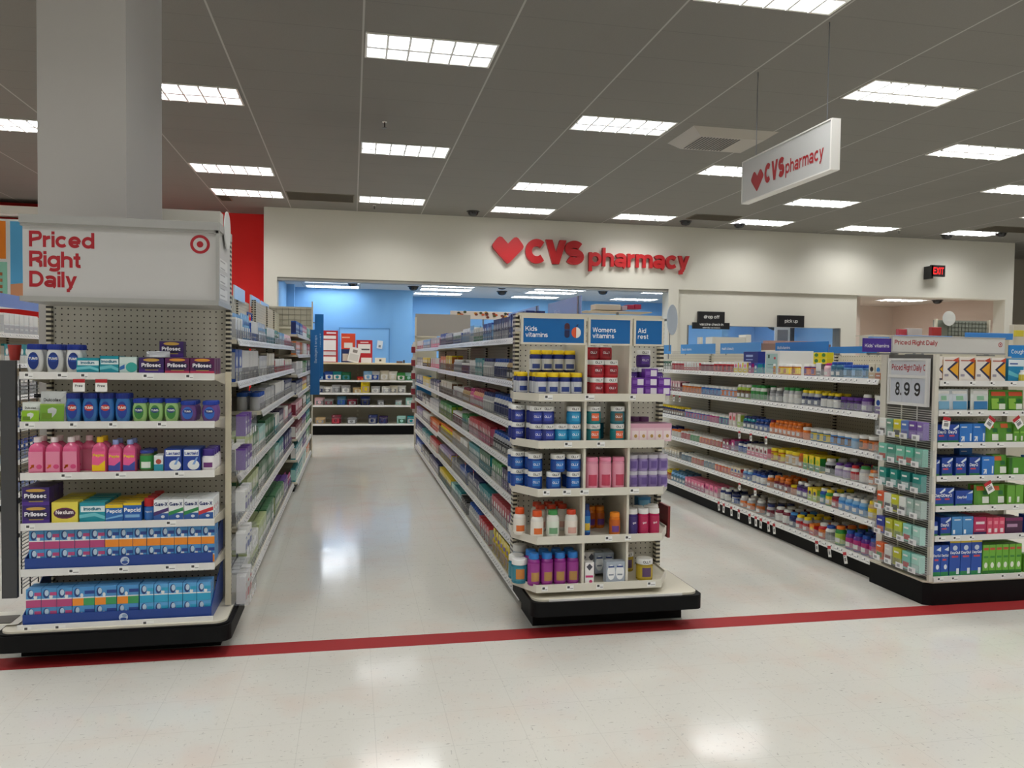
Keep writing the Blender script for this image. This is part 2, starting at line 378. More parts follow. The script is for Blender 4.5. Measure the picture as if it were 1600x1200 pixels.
# ------------------------------------------------------------------ the building
struct('floor', MB().box(-14, 20, -9, 24, -.1, 0, FLOOR))
s_ = MB().box(-14, 20, 4.185, 4.345, 0, .0015, wall_mat('red_floor_stripe', '9c1a1c', .15)); struct('trim_1', s_)
struct('ceiling', MB().box(-14, 20, -9, 24, CEIL, CEIL+.1, CEILM))
struct('wall_left', MB().box(-14.1, -14, -9, 24, 0, CEIL, CREAMW))
struct('wall_right', MB().box(20, 20.1, -9, 24, 0, CEIL, GREYW))
struct('wall_rear', MB().box(-14, 20, -9.1, -9, 0, CEIL, CREAMW))
FY = 16.1
f = MB()
f.box(-1.70, -1.45, FY, FY+.35, 0, CEIL, CREAMW).box(-1.45, 15.2, FY, FY+.35, 3.06, CEIL, CREAMW)
f.box(6.70, 6.93, FY, FY+.35, 0, 3.06, CREAMW).box(15.2, 15.42, FY, FY+.35, 0, CEIL, CREAMW)
f.box(6.93, 11.3, FY+.06, FY+.3, 2.3, 3.06, CREAMW).box(6.93, 7.17, FY+.06, FY+.3, 0, 2.3, CREAMW).box(10.9, 11.3, FY+.06, FY+.3, 0, 2.3, CREAMW)
f.box(7.17, 10.9, FY+.06, FY+.3, 0, 1.05, CREAMW)
struct('wall_pharmacy', f)
struct('trim_2', MB().box(-1.45, 6.70, FY+.02, FY+.3, 3.0, 3.06, mat('8f8d86', .5)))
struct('wall_back', MB().box(-14, -1.70, 17.0, 17.1, 0, CEIL, REDW).box(-1.72, -1.70, FY+.35, 17.0, 0, CEIL, REDW))
struct('wall_far', MB().box(15.42, 20, 18.5, 18.6, 0, CEIL, GREYW))
b = MB()
b.box(-1.45, 1.30, 19.15, 19.25, 0, 3.12, BLUEW).box(1.30, 1.42, 19.15, 21.0, 0, 3.12, BLUEW).box(1.30, 11.5, 21.0, 21.1, 0, 3.12, BLUEW)
b.box(-1.55, -1.45, FY+.35, 19.2, 0, 3.12, BLUEW).box(-1.45, -1.28, 18.4, 18.55, 0, 3.12, BLUEW).box(8.9, 9.05, 18.0, 21.0, 0, 3.12, BLUEW)
b.box(11.4, 11.5, FY+.35, 21, 0, 3.12, BLUEW)
struct('wall_blue', b)
struct('wall_blush', MB().box(11.5, 11.6, FY+.35, 22, 0, 3.2, PINKW).box(11.6, 15.4, 20.2, 20.3, 0, 3.2, PINKW).box(15.3, 15.4, FY+.35, 20.2, 0, 3.2, PINKW))
struct('ceiling_pharmacy', MB().box(-1.6, 11.5, FY+.35, 21.1, 3.12, 3.2, ceil_mat('pharmacy_ceiling_tile', 'cfd0d0', .17, 16.6)))
struct('ceiling_side_room', MB().box(11.5, 15.4, FY+.35, 20.3, 3.14, 3.2, ceil_mat('side_room_ceiling_tile', 'c9bfb4', .17, 16.6)))
d = MB().box(-.29, .86, 19.12, 19.15, 0, 2.18, mat('86bbe8', .5))
d.box(-.31, -.29, 19.11, 19.15, 0, 2.2, mat('5f94c4', .5)).box(.86, .88, 19.11, 19.15, 0, 2.2, mat('5f94c4', .5)).box(-.31, .88, 19.11, 19.15, 2.18, 2.2, mat('5f94c4', .5))
struct('door_1', d)
w_ = MB().box(7.17, 7.2, FY+.05, FY+.31, 1.05, 2.3, mat('6f6f6c')).box(10.87, 10.9, FY+.05, FY+.31, 1.05, 2.3, mat('6f6f6c'))
w_.box(7.17, 10.9, FY+.17, FY+.18, 1.08, 2.3, clear('pharmacy_window_glass', 'dfeaf2', .06, .02)).box(7.1, 10.95, FY-.15, FY+.3, 1.05, 1.08, mat('beige'))
struct('window_1', w_)
# the square column in the left shelving
c_ = MB().box(-1.72, -1.262, 4.86, 5.72, .0, CEIL, wall_mat('column_paint', 'b6b3af'))
struct('column', c_)
# hanging mural on the red wall
t = thing('mural', (-6.6, 16.8, 2.4), 'large bright mural panel with orange, blue and teal fields hung on the red wall', 'mural')
MB().box(-9.2, -5.0, 16.78, 16.86, 2.35, 4.06, mat('e9edf0', .5)).build('board', t)
MB().box(-7.6, -6.50, 16.77, 16.78, 3.30, 4.02, mat('f08a1c', .5)).build('orange_panel', t)
mp = MB().box(-6.42, -5.05, 16.77, 16.78, 2.55, 4.02, mat('5bb4ea', .5))
mp.plate([(0, 0), (1.36, 0), (1.36, .5), (.6, .46), (.25, .30), (0, .27)], (-6.42, 16.77, 2.55), (1, 0, 0), (0, 0, 1), .004, mat('d99a72', .5)); mp.build('blue_panel', t)
mp = MB().box(-7.6, -6.48, 16.77, 16.78, 2.55, 3.24, mat('8fcfb9', .5))
for i in range(4): mp.box(-6.62, -6.56, 16.765, 16.77, 2.62+i*.12, 2.68+i*.12, mat('a5623c', .5))
mp.build('teal_panel', t)
solo('light_valance', MB().box(-10, -5.2, 16.5, 16.98, 4.12, 4.27, mat('efece4', .5)), (-7.6, 16.7, 4.12), 'long white light valance on the red wall above the mural', 'valance')

# ------------------------------------------------------------------ ceiling fixtures
def troffer(x, y, z, label, group, lens, w=1.205, d=.59, cells=6, watts=0):
    t = thing('ceiling_light', (x, y, z), label, 'light', group)
    fr = MB()
    fr.box(x, x+w, y, y+.02, z-.012, z-.001, WSTEEL).box(x, x+w, y+d-.02, y+d, z-.012, z-.001, WSTEEL).box(x, x+.02, y+.02, y+d-.02, z-.012, z-.001, WSTEEL).box(x+w-.02, x+w, y+.02, y+d-.02, z-.012, z-.001, WSTEEL)
    fr.build('frame', t)
    MB().box(x+.02, x+w-.02, y+.02, y+d-.02, z-.004, z-.001, lens).build('lens', t)
    lv = MB(); lm = mat('f4f4f2', .3)
    for i in range(1, cells): lv.box(x+w*i/cells-.011, x+w*i/cells+.011, y+.02, y+d-.02, z-.022, z-.005, lm)
    lv.box(x+.02, x+w-.02, y+d/2-.02, y+d/2+.02, z-.024, z-.005, lm)
    lv.build('louvre', t)
    if watts:
        ld = bpy.data.lights.new('tube_light', 'AREA'); ld.shape = 'RECTANGLE'; ld.size = w-.08; ld.size_y = d-.06; ld.energy = watts; ld.color = (1, .995, .975); ld.spread = radians(135)
        lo = bpy.data.objects.new('tube_light', ld); COL.objects.link(lo); lo.parent = t; lo.location = (w/2, d/2, -.0045)
pat = []
for c in (-8, -4, 0, 4, 8, 12):
    for r_ in (-24, -18, -12, -6, 0, 6, 12): pat.append((c, r_))
for c in (-10, -6, -2, 2, 6, 10):
    for r_ in (-21, -15, -9, -3, 3, 9): pat.append((c, r_))
pat += [(-2, 12), (2, 12.5), (6, 12.5), (10, 12.5)]
for c, r_ in pat:
    x = GX0+GDX*c+.02; y = GY0+GDY*r_+.01
    if x > 18 or y < -8.5: continue
    if (c, r_) == (8, 12) or (c, r_) == (4, 12): y += .4
    if c == 4 and r_ == -6 or c == -4 and y < 3: pass
    fa = ' far back' if r_ > 11 else ''
    col_ = {0: 'above the left aisle', 2: 'above the middle gondola', 4: 'above the right aisle', -2: 'just right of the column', -4: 'left of the column', 6: 'to the right of the hanging sign', 8: 'near the right edge', 10: 'over the far right', 12: 'beyond the right edge'}.get(c, 'beyond the left edge')
    if c < -4: col_ = 'beyond the left edge'+(' far out' if c < -8 else ' farther out' if c < -6 else '')
    row_ = {12: 'nearest the fascia wall', 12.5: 'nearest the fascia wall', 9: 'second from the fascia wall', 6: 'mid depth', 3: 'mid depth', 0: 'nearer the viewer', -3: 'nearest the viewer'}.get(r_, f'{ordn(int(-r_/3))} row back')
    troffer(x, y, CEIL, f'white recessed fluorescent light {col_}, {row_}', 'recessed fluorescent ceiling lights', LAMPM, watts=LAMPW)
for i, (x, y) in enumerate([(-1.03, 17.1), (-1.05, 18.4), (1.5, 17.3), (1.55, 18.3), (1.5, 19.6), (4.1, 17.3), (4.1, 18.3), (4.05, 19.8), (6.7, 17.3), (6.7, 19.6), (9.3, 17.3), (9.3, 19.6)]):
    troffer(x, y, 3.12, f'bright white ceiling light inside the pharmacy, {["first","second","third","fourth","fifth","sixth","seventh","eighth","ninth","tenth","eleventh","twelfth"][i]} counting rightward', 'pharmacy ceiling lights', PLAMPM)
for i, (x, y) in enumerate([(13.2, 17.6), (12.2, 19.0)]):
    troffer(x, y, 3.14, ['nearer', 'farther'][i]+' white light in the blush side room ceiling at right', 'side room ceiling lights', LAMPM, watts=LAMPW)
for i, (x, y, z) in enumerate([(2.32, 15.5, CEIL), (6.75, 15.4, CEIL), (7.95, 15.4, CEIL), (13.05, 15.5, CEIL), (13.9, 14.9, CEIL), (.0, 17.4, 3.12), (1.35, 18.0, 3.12), (3.2, 17.0, 3.12), (3.5, 18.6, 3.12), (5.7, 17.6, 3.12), (14.6, 17.6, 3.14)]):
    where = ['left of the fascia lettering top', 'right of the fascia lettering', 'right of the fascia lettering, farther right one', 'above the exit sign', 'at the right edge of the ceiling', 'inside pharmacy at the left end', 'inside pharmacy near the blue corner', 'inside pharmacy by lights, small', 'inside pharmacy, large central one', 'inside pharmacy near the middle display', 'in the blush side room'][i]
    t = thing('dome_camera', (x, y, z-.09), 'black dome camera on the ceiling '+where, 'camera', 'ceiling dome cameras')
    MB().lathe([(.13, z-.02), (.13, z-.001)], mat('3a3938'), 20, x, y).build('mount', t)
    MB().lathe([(.02, z-.10), (.06, z-.092), (.095, z-.065), (.11, z-.02)], mat('black', .1), 20, x, y).build('dome', t)
for i, (x, y) in enumerate([(.373, 9.88), (.40, 15.4), (6.0, 15.2), (11.6, 15.2)]):
    t = thing('sprinkler', (x, y, CEIL-.09), 'small pendent ceiling sprinkler '+['left of centre in the near ceiling', 'close to the fascia above the left aisle', 'close to the fascia right of the lettering', 'close to the fascia left of exit sign'][i], 'sprinkler', 'ceiling sprinklers')
    MB().lathe([(.03, CEIL-.01), (.03, CEIL-.001)], WSTEEL, 12, x, y).build('escutcheon', t)
    MB().lathe([(.03, CEIL-.08), (.03, CEIL-.076), (.009, CEIL-.074), (.009, CEIL-.011)], mat('55524c', .3, .8), 10, x, y).build('head', t)
for i, (x0, x1, y0, y1) in enumerate([(-1.17, .02, 14.5, 15.2), (-2.42, -2.2, 15.1, 15.6), (6.62, 7.60, 14.6, 15.1), (13.1, 14.6, 14.2, 14.75)]):
    g = MB().box(x0, x1, y0, y1, CEIL-.012, CEIL-.001, mat('6f6757', .6))
    n = int((y1-y0)/.05)
    for k in range(n): g.box(x0+.02, x1-.02, y0+.02+k*.05, y0+.035+k*.05, CEIL-.02, CEIL-.012, mat('575043', .6))
    solo('return_air_grille', g, (x0, y0, CEIL-.02), 'brown return air grille in the ceiling '+['above the left aisle end', 'small, by the red wall', 'above the fascia right of lettering', 'at the far right'][i], 'vent', 'brown ceiling grilles')
t = thing('air_diffuser', (4.08, 9.1, CEIL-.1), 'pale square air diffuser with louvres hanging below dirty ceiling tiles', 'vent')
g = MB(); vm = mat('a8a298', .5)
x0, x1, y0, y1 = 4.08, 5.22, 9.12, 9.95
for a, bq in ((0, .1), (.1, .0)): pass
g.add([(x0, y0, CEIL-.001), (x1, y0, CEIL-.001), (x1, y1, CEIL-.001), (x0, y1, CEIL-.001), (x0+.14, y0+.1, CEIL-.09), (x1-.14, y0+.1, CEIL-.09), (x1-.14, y1-.1, CEIL-.09), (x0+.14, y1-.1, CEIL-.09)],
      [(0, 1, 5, 4), (1, 2, 6, 5), (2, 3, 7, 6), (3, 0, 4, 7), (4, 5, 6, 7)], vm)
g.build('housing', t)
g = MB()
for k in range(13): g.box(x0+.17+k*.042, x0+.185+k*.042, y0+.14, y1-.14, CEIL-.096, CEIL-.091, mat('2b2926'))
g.build('louvre', t)

# ------------------------------------------------------------------ logo shapes
def heart(s):   # heart of two rounded squares set on the corner
    h = [(0, -.5), (.5, 0), (.5, .08), (.30, .34), (.22, .34), (0, .10), (-.22, .34), (-.30, .34), (-.5, .08), (-.5, 0)]
    h = [(0, -.50), (.06, -.46), (.47, -.03), (.5, .04), (.48, .10), (.33, .30), (.27, .335), (.19, .32), (0, .12), (-.19, .32), (-.27, .335), (-.33, .30), (-.48, .10), (-.5, .04), (-.47, -.03), (-.06, -.46)]
    return [(x*s, y*s) for x, y in h]
# fascia lettering
SX, SZ = 2.80, 3.77
REDL = mat('ae1b20', .4)
t = thing('wall_sign', (SX, FY, 3.5), 'big red raised pharmacy lettering with a heart on the cream fascia wall', 'sign')
MB().plate(heart(.66), (SX+.33, FY-.005, SZ+.03), (1, 0, 0), (0, 0, 1), .09, REDL).build('heart_emblem', t)
def letters(txt, x0, x1, zb, h, bold, name='letter', tiltz=0.0, narrow=1.0):
    vs = [glyphs(ch, bold)[2] for ch in txt]; gap = -.055 if bold > .05 else .045
    tot = sum(vs)+gap*(len(txt)-1); k = (x1-x0)/tot; x = x0
    for ch, wd in zip(txt, vs):
        g = MB(); V, F_, W = glyphs(ch, bold); kz = h/CAPH
        a = [Vector((x+vx*k, FY-.005-.002*q, zb+vy*kz)) for vx, vy, q in V]; n = len(a); b2 = [p+Vector((0, -.085, 0)) for p in a]
        Fc = [tuple(i+n for i in f) for f in F_]; es = set()
        for f in F_:
            for i in range(len(f)): es.add((f[i], f[(i+1) % len(f)]))
        for p, q in es:
            if (q, p) not in es: Fc.append((p, q, q+n, p+n))
        g.add(a+b2, Fc, REDL); g.build(name, t); x += (wd+gap)*k
letters('CVS', 3.50, 4.76, 3.50, .50, .064)
letters('pharmacy', 4.87, 7.13, 3.49, .39, .030)
# exit sign
t = thing('exit_sign', (12.95, FY-.2, 3.5), 'small black exit sign with glowing red letters on the fascia', 'exit sign')
MB().box(12.97, 13.03, FY-.24, FY-.001, 3.47, 3.76, mat('black')).build('bracket', t)
MB().box(12.98, 13.34, FY-.24, FY-.18, 3.52, 3.78, mat('black')).build('housing', t)
MB().text('EXIT', (13.16, FY-.245, 3.57), .16, emat('exit_glow', 'e01818', 1.0), bold=.02, align='c', wmax=.27).build('lettering', t)
# counter signs
def blocksign(x0, x1, z0, z1, lines, label):
    t = thing('counter_sign', (x0, FY-.03, z0), label, 'sign', 'black counter signs')
    MB().box(x0, x1, FY, FY+.058, z0, z1, mat('black', .4)).build('board', t)
    g = MB()
    for s, zz, h in lines: g.text(s, ((x0+x1)/2, FY-.002, zz), h, mat('white'), align='c', bold=.01)
    g.build('lettering', t)
blocksign(7.40, 8.02, 2.36, 2.60, [('drop off', 2.45, .075)], 'upper black sign reading drop off over the pharmacy window')
blocksign(7.28, 8.14, 2.22, 2.36, [('vaccine check-in', 2.295, .055), ('same day vaccinations', 2.235, .03)], 'lower wide black vaccine check-in sign below the drop off sign')
blocksign(9.31, 9.95, 2.30, 2.56, [('pick up', 2.40, .075)], 'black sign reading pick up over the pharmacy window')
# hanging two sided sign
HX = 3.90
t = thing('hanging_sign', (HX, 6.7, 3.155), 'white pharmacy sign with red heart hung from the ceiling on two wires', 'sign')
g = MB().box(HX, HX+.07, 5.975, 7.50, 3.155, 3.56, mat('c9cbc9', .35)); g.build('board', t)
g = MB(); wm = mat('ecebe6', .35)
g.box(HX-.006, HX+.076, 5.965, 5.985, 3.145, 3.57, wm).box(HX-.006, HX+.076, 5.985, 7.51, 3.56, 3.572, wm).box(HX-.006, HX+.076, 5.985, 7.51, 3.143, 3.155, wm).box(HX-.006, HX+.076, 7.50, 7.51, 3.155, 3.56, wm); g.build('frame', t)
g = MB().plate(heart(.24), (HX-.001, 7.20, 3.335), (0, -1, 0), (0, 0, 1), .002, REDL); g.build('heart_emblem', t)
g = MB().text('CVS', (HX-.002, 7.06, 3.255), .185, REDL, (0, -1, 0), (0, 0, 1), bold=.062, wmax=.36)
g.text('pharmacy', (HX-.002, 6.68, 3.265), .125, REDL, (0, -1, 0), (0, 0, 1), bold=.018, wmax=.60); g.build('lettering', t)
for y, x in ((6.10, HX+.035), (7.30, HX+.035)):
    MB().box(x-.003, x+.003, y-.003, y+.003, 3.57, CEIL-.001, mat('8f9296', .3, .8)).build('wire', t)

# ------------------------------------------------------------------ shelving
def tickets(g, facing, a0, a1, plane, z0, z1, step, rnd, lean=0.0):
    """price tickets printed with small dark marks along a rail"""
    a = a0+.01
    while a < a1-.05:
        wd = .035+.02*rnd.random(); h = (z1-z0)
        if rnd.random() < .85:
            lo, hi = a, min(a+wd, a1-.005)
            def bar(u0, u1, v0, v1, mt, off):
                off += .001 if lean else 0
                if facing == '-y': g.rect(u0, u1, z0+v0*h, z0+v1*h, plane-off, mt)
                else:
                    sg = 1 if facing == '+x' else -1; pa, pb = plane+sg*(off+lean*(1-v0)), plane+sg*(off+lean*(1-v1))
                    q = [(pa, u0, z0+v0*h), (pa, u1, z0+v0*h), (pb, u1, z0+v1*h), (pb, u0, z0+v1*h)]; g.face(q if sg > 0 else q[::-1], mt)
            bar(lo, hi, .08, .92, mat('f2f2f0', .3), .0006)
            bar(lo+.004, lo+.018, .4, .8, mat('8f8f92' if lean else '4a4a4c'), .0012)
            bar(lo+.021, hi-.003, .3, .42, mat('8a8a8a'), .0012)
        a += wd+step*(.3+rnd.random())
def section(name, xf, xs, y0, y1, levels, ztop, label, group, guard=None, wst=.042, gh=.07, base=True, rail_h=.03, baseh=.10, tilt=0, kick='dark', peg=PEGX, tk=.03):
    """one 4 ft gondola section seen from the aisle: xf shelf front, xs spine"""
    sgn = 1 if xf > xs else -1
    t = thing(name, ((xf+xs)/2, (y0+y1)/2, 0), label, 'shelving', group)
    rnd = random.Random(int(y0*100)+int(xf*10))
    X = lambda a, b: (min(a, b), max(a, b))
    a, b2 = X(xs, xs+sgn*.012); MB().box(a, b2, y0, y1, .02, ztop, peg).build('back_panel', t)
    a, b2 = X(xs-sgn*.02, xs+sgn*.03); MB().box(a, b2, y0+.001, y0+.030, .0, ztop+.005, SLOT).build('upright', t)
    if base:
        a, b2 = X(xf-sgn*.03, xs); MB().box(a, b2, y0, y1, 0, baseh-.03, DARK if kick == 'dark' else mat('77746b', .4)).build('kick_plate', t)
    for i, z in enumerate(levels):
        f_ = xf
        g = MB(); a, b2 = X(f_-sgn*.006, xs+sgn*.013)
        g.box(a, b2, y0+.004, y1-.004, z-.03, z-.006, STEEL)
        sh = g.build('shelf', t)
        rg = MB(); ya, yb = y0+.003, y1-.003; zb = z-rail_h-.006; fo = f_+sgn*.012
        rg.add([(f_-sgn*.005, ya, z), (f_-sgn*.001, ya, z), (fo, ya, zb), (fo-sgn*.004, ya, zb), (f_-sgn*.005, yb, z), (f_-sgn*.001, yb, z), (fo, yb, zb), (fo-sgn*.004, yb, zb)], [(0, 1, 2, 3), (7, 6, 5, 4), (0, 4, 5, 1), (1, 5, 6, 2), (2, 6, 7, 3), (3, 7, 4, 0)], RAIL)
        tickets(rg, '+x' if sgn > 0 else '-x', y0+.01, y1-.01, f_, z-rail_h-.003, z-.003, tk, rnd, .012)
        rg.build('price_rail', sh)
        if guard == 'wire':
            gg = MB(); yy = y0+.02; a, b2 = X(f_-sgn*.010, f_-sgn*.013)
            while yy < y1-.01: gg.box(a, b2, yy-.001, yy+.001, z, z+gh, WIRE); yy += wst
            gg.box(a, b2, y0+.01, y1-.01, z+gh, z+gh+.003, WIRE).box(a, b2, y0+.01, y1-.01, z+.022, z+.025, WIRE)
            gg.build('wire_guard', sh)
        elif guard == 'clear':
            a, b2 = X(f_-sgn*.010, f_-sgn*.012)
            MB().box(a, b2, y0+.01, y1-.01, z, z+gh, CLEAR).build('acrylic_guard', sh)
    return t

# ---- products
KC = {}
def K(key, fn):
    if key not in KC: KC[key] = fn()
    return KC[key]
def carton(w, h, d, c, decs=(), texts=(), top=None, side=None, rough=.35):
    """decs: (x0,x1,z0,z1,colour) fractions of the front; texts: (string,x,z,height,colour)"""
    def mk():
        g = MB(); x = w/2-.0005
        body = mat(c, rough)
        g.bbox(-x, x, -d/2, d/2, 0, h, body, .0012)
        y = -d/2-.0005
        for i, dc in enumerate(decs):
            yy = y-.0002*i
            if dc[0] == 'o': g.ell(-x+2*x*dc[1], h*dc[2], w*dc[3], h*dc[4], yy, mat(dc[5], rough))
            elif dc[0] == 'p': g.face([(-x+2*x*a, yy, h*b) for a, b in dc[1]], mat(dc[2], rough))
            else:
                if dc[0] == 'r': dc = dc[1:]
                g.rect(-x+2*x*dc[0], -x+2*x*dc[1], h*dc[2], h*dc[3], yy, mat(dc[4], rough))
        for tx, fx, fz, fh, tc, *bo in texts:
            g.text(tx, (-x+2*x*fx, y-.0002*len(decs)-.0004, h*fz), h*fh, mat(tc, rough), bold=bo[0] if bo else .02, align='c', wmax=w*.9)
        if top: g.face([(-x+.002, -d/2+.002, h+.0004), (x-.002, -d/2+.002, h+.0004), (x-.002, d/2-.002, h+.0004), (-x+.002, d/2-.002, h+.0004)], mat(top, rough))
        if side:
            for sx in (-1, 1):
                q = [(sx*(w/2+.0003), -d/2+.002, h*.1), (sx*(w/2+.0003), d/2-.002, h*.1), (sx*(w/2+.0003), d/2-.002, h*.9), (sx*(w/2+.0003), -d/2+.002, h*.9)]
                g.face(q if sx > 0 else q[::-1], mat(side, rough))
        return ('carton', g.mesh('carton'), [])
    return K(('carton', w, h, d, c, tuple(decs), tuple(texts), top, side), mk)
def jar(w, h, body, lid, label=None, text=None, tcol='white', emb=None, lidtext=None, lidh=.22, n=14):
    def mk():
        r = w/2-.001; lh = h*lidh; g = MB()
        g.lathe([(r*.88, 0), (r*.97, .004), (r*.97, h-lh-.008), (r*.86, h-lh)], mat(body, .25), n)
        if label: g.band(r*.985, h*.12, h-lh-h*.10, mat(label, .4))
        if emb: g.band(r*.995, h*.2, h*.62, mat(emb, .4), -32, 32)
        if text: g.text(text, (0, 0, h*.36), h*.13, mat(tcol, .4), align='c', wrap=r*1.005, wmax=w*.62, bold=.02)
        L = MB(); rl = r*.97
        L.lathe([(rl, h-lh), (rl, h-.003), (rl*.95, h)], mat(lid, .35), n)
        if lidtext: L.text(lidtext, (0, 0, h-lh*.75), lh*.5, mat('4a4a4c', .4), align='c', wrap=rl*1.012, wmax=w*.6, bold=.03)
        return ('supplement_jar', g.mesh('supplement_jar'), [('lid', L.mesh('lid'))])
    return K(('jar', w, h, body, lid, label, text, tcol, emb, lidtext, lidh), mk)
def bottle(w, h, body, cap, label=None, text=None, tcol='white', neck=.5, caph=.17, sy=1.0, emb=None, sh=.14, lab=(.1, .62), text2=None, n=14, waist=0.0, flare=None):
    def mk():
        r = w/2-.001; ch = h*caph; g = MB(); top = h-ch; s0 = top-h*sh
        prof = [(r*.9, 0), (r, .005)]
        if waist: prof += [(r, h*.25), (r*(1-waist), h*.42), (r, s0-.002)]
        prof += [(r, s0), (r*(neck+(1-neck)*.62), s0+h*sh*.6), (r*neck, top), (r*neck*.95, top+ch*.3)]
        g.lathe(prof, mat(body, .22), n, sy=sy)
        if label: g.band(r*1.012, h*lab[0], h*lab[1], mat(label, .4), -100, 100, sy)
        if emb: g.band(r*1.02, h*(lab[0]+.06), h*(lab[0]+(lab[1]-lab[0])*.55), mat(emb, .4), -40, 40, sy)
        if text: g.text(text, (0, 0, h*(lab[0]+(lab[1]-lab[0])*.58)), h*.075, mat(tcol, .4), align='c', wrap=r*1.03 if sy == 1 else None, wmax=w*.7, bold=.02) if sy == 1 else g.text(text, (0, -r*1.04*sy, h*(lab[0]+(lab[1]-lab[0])*.55)), h*.075, mat(tcol, .4), align='c', wmax=w*.62, bold=.03)
        L = MB(); rc = r*min(1, neck*1.12)
        L.lathe([(rc, top), (rc*1.02, top+.003), (rc*.98, h-.003), (rc*.9, h)], mat(cap, .35), n, sy=sy)
        return ('bottle', g.mesh('bottle'), [('cap', L.mesh('cap'))])
    return K(('bot', w, h, body, cap, label, text, tcol, neck, caph, sy, emb, sh, lab, waist), mk)
def ovalb(w, h, body, cap, label, text, emb=None, sy=.6, tcol='white'):
    """barrel-sided antacid bottle with a wide ribbed cap and an oval label"""
    def mk():
        r = w/2-.001; ch = h*.19; g = MB()
        g.lathe([(r*.70, 0), (r*.80, .004), (r*.95, h*.25), (r, h*.45), (r*.93, h*.65), (r*.78, h-ch)], mat(body, .25), 16, sy=sy)
        y = -r*sy-.001
        g.ell(0, h*.42, r*.62, h*.30, y-.0005, mat(label, .35), 18)
        if emb: g.ell(0, h*.50, r*.55, h*.11, y-.0009, mat(emb, .35), 16)
        g.text(text, (0, y-.0015, h*.46), h*.085, mat(tcol, .35), align='c', wmax=w*.5, bold=.04)
        L = MB(); rc = r*.88
        L.lathe([(rc, h-ch), (rc, h-.004), (rc*.93, h)], mat(cap, .35), 16, sy=sy*1.08)
        for i in range(16):
            a = 2*pi*i/16; L.box(rc*sin(a)-.0012, rc*sin(a)+.0012, -rc*cos(a)*sy*1.08-.0012, -rc*cos(a)*sy*1.08+.0012, h-ch+.002, h-.005, mat(cap, .5))
        return ('antacid_bottle', g.mesh('antacid_bottle'), [('cap', L.mesh('cap'))])
    return K(('oval', w, h, body, cap, label, text, emb, sy), mk)
def pouch(w, h, d, c, decs=(), texts=()):
    def mk():
        x = w/2; g = MB(); n = 7; rows = [(0, d*.5), (.08, d*.5), (.4, d*.45), (.75, d*.25), (.93, .004), (1, .003)]
        vs = []; fs = []
        for fz, hd in rows:
            for i in range(n):
                u = i/(n-1); e = max(.15, 1-abs(2*u-1)**3); vs.append((-x+w*u, -hd*e, h*fz))
            for i in range(n):
                u = 1-i/(n-1); e = max(.15, 1-abs(2*u-1)**3); vs.append((-x+w*u, hd*e, h*fz))
        N = 2*n
        for k in range(len(rows)-1):
            for i in range(N): j = (i+1) % N; fs.append((k*N+i, k*N+j, k*N+N+j, k*N+N+i))
        fs += [tuple(range(N-1, -1, -1)), tuple(range((len(rows)-1)*N, len(rows)*N))]
        g.add(vs, fs, mat(c, .25))
        def yf(fz):
            for (a, ya), (b, yb) in zip(rows, rows[1:]):
                if a <= fz <= b: return -(ya+(yb-ya)*(fz-a)/(b-a))
        for i, (a, b, z0, z1, cc) in enumerate(decs):
            g.face([(-x+w*a, yf(z0)-.001-.0003*i, h*z0), (-x+w*b, yf(z0)-.001-.0003*i, h*z0), (-x+w*b, yf(z1)-.001-.0003*i, h*z1), (-x+w*a, yf(z1)-.001-.0003*i, h*z1)], mat(cc, .3))
        for tx, fz, fh, cc in texts: g.text(tx, (0, yf(fz)-.0035, h*fz), h*fh, mat(cc), align='c', wmax=w*.85, bold=.02)
        return ('pouch', g.mesh('pouch'), [])
    return K(('pouch', w, h, d, c, tuple(decs), tuple(texts)), mk)

RENAME = {}
for z_, c_n, b_n in (('left gondola', 'first_aid_box', 'first_aid_bottle'), ('far left gondola', 'first_aid_box', 'first_aid_bottle'), ('middle gondola', 'medicine_box', 'medicine_bottle'), ('far middle gondola', 'medicine_box', 'medicine_bottle'), ('right gondola', 'vitamin_box', 'vitamin_bottle')):
    RENAME[(z_, 'carton')] = c_n; RENAME[(z_, 'bottle')] = b_n
RENAME.update({('left endcap', 'carton'): 'antacid_carton', ('right endcap', 'carton'): 'cold_remedy_carton', ('right endcap side rack', 'carton'): 'small_box', ('clear bins by left endcap', 'carton'): 'small_box'})
ITEMS = []
RZ = {'-y': 0, '+x': pi/2, '-x': -pi/2}
def put(kind, x, y, z, facing, desc, cat, zone, shelf, row='front', lvl='', jit=0.0):
    name, me, kids = kind
    name = RENAME.get((zone[0], name), name)
    o = bpy.data.objects.new(name, me); COL.objects.link(o)
    o.location = (x, y, z+.0008); o.rotation_euler = (0, 0, RZ[facing]+(random.uniform(-jit, jit) if jit else 0))
    for kn, km in kids:
        k = bpy.data.objects.new(kn, km); COL.objects.link(k); k.parent = o
    pos = x if facing == '-y' else y
    ITEMS.append((zone, shelf, desc, cat, row, lvl, pos, o)); return o
ROWN = ['front', 'second', 'third', 'fourth']
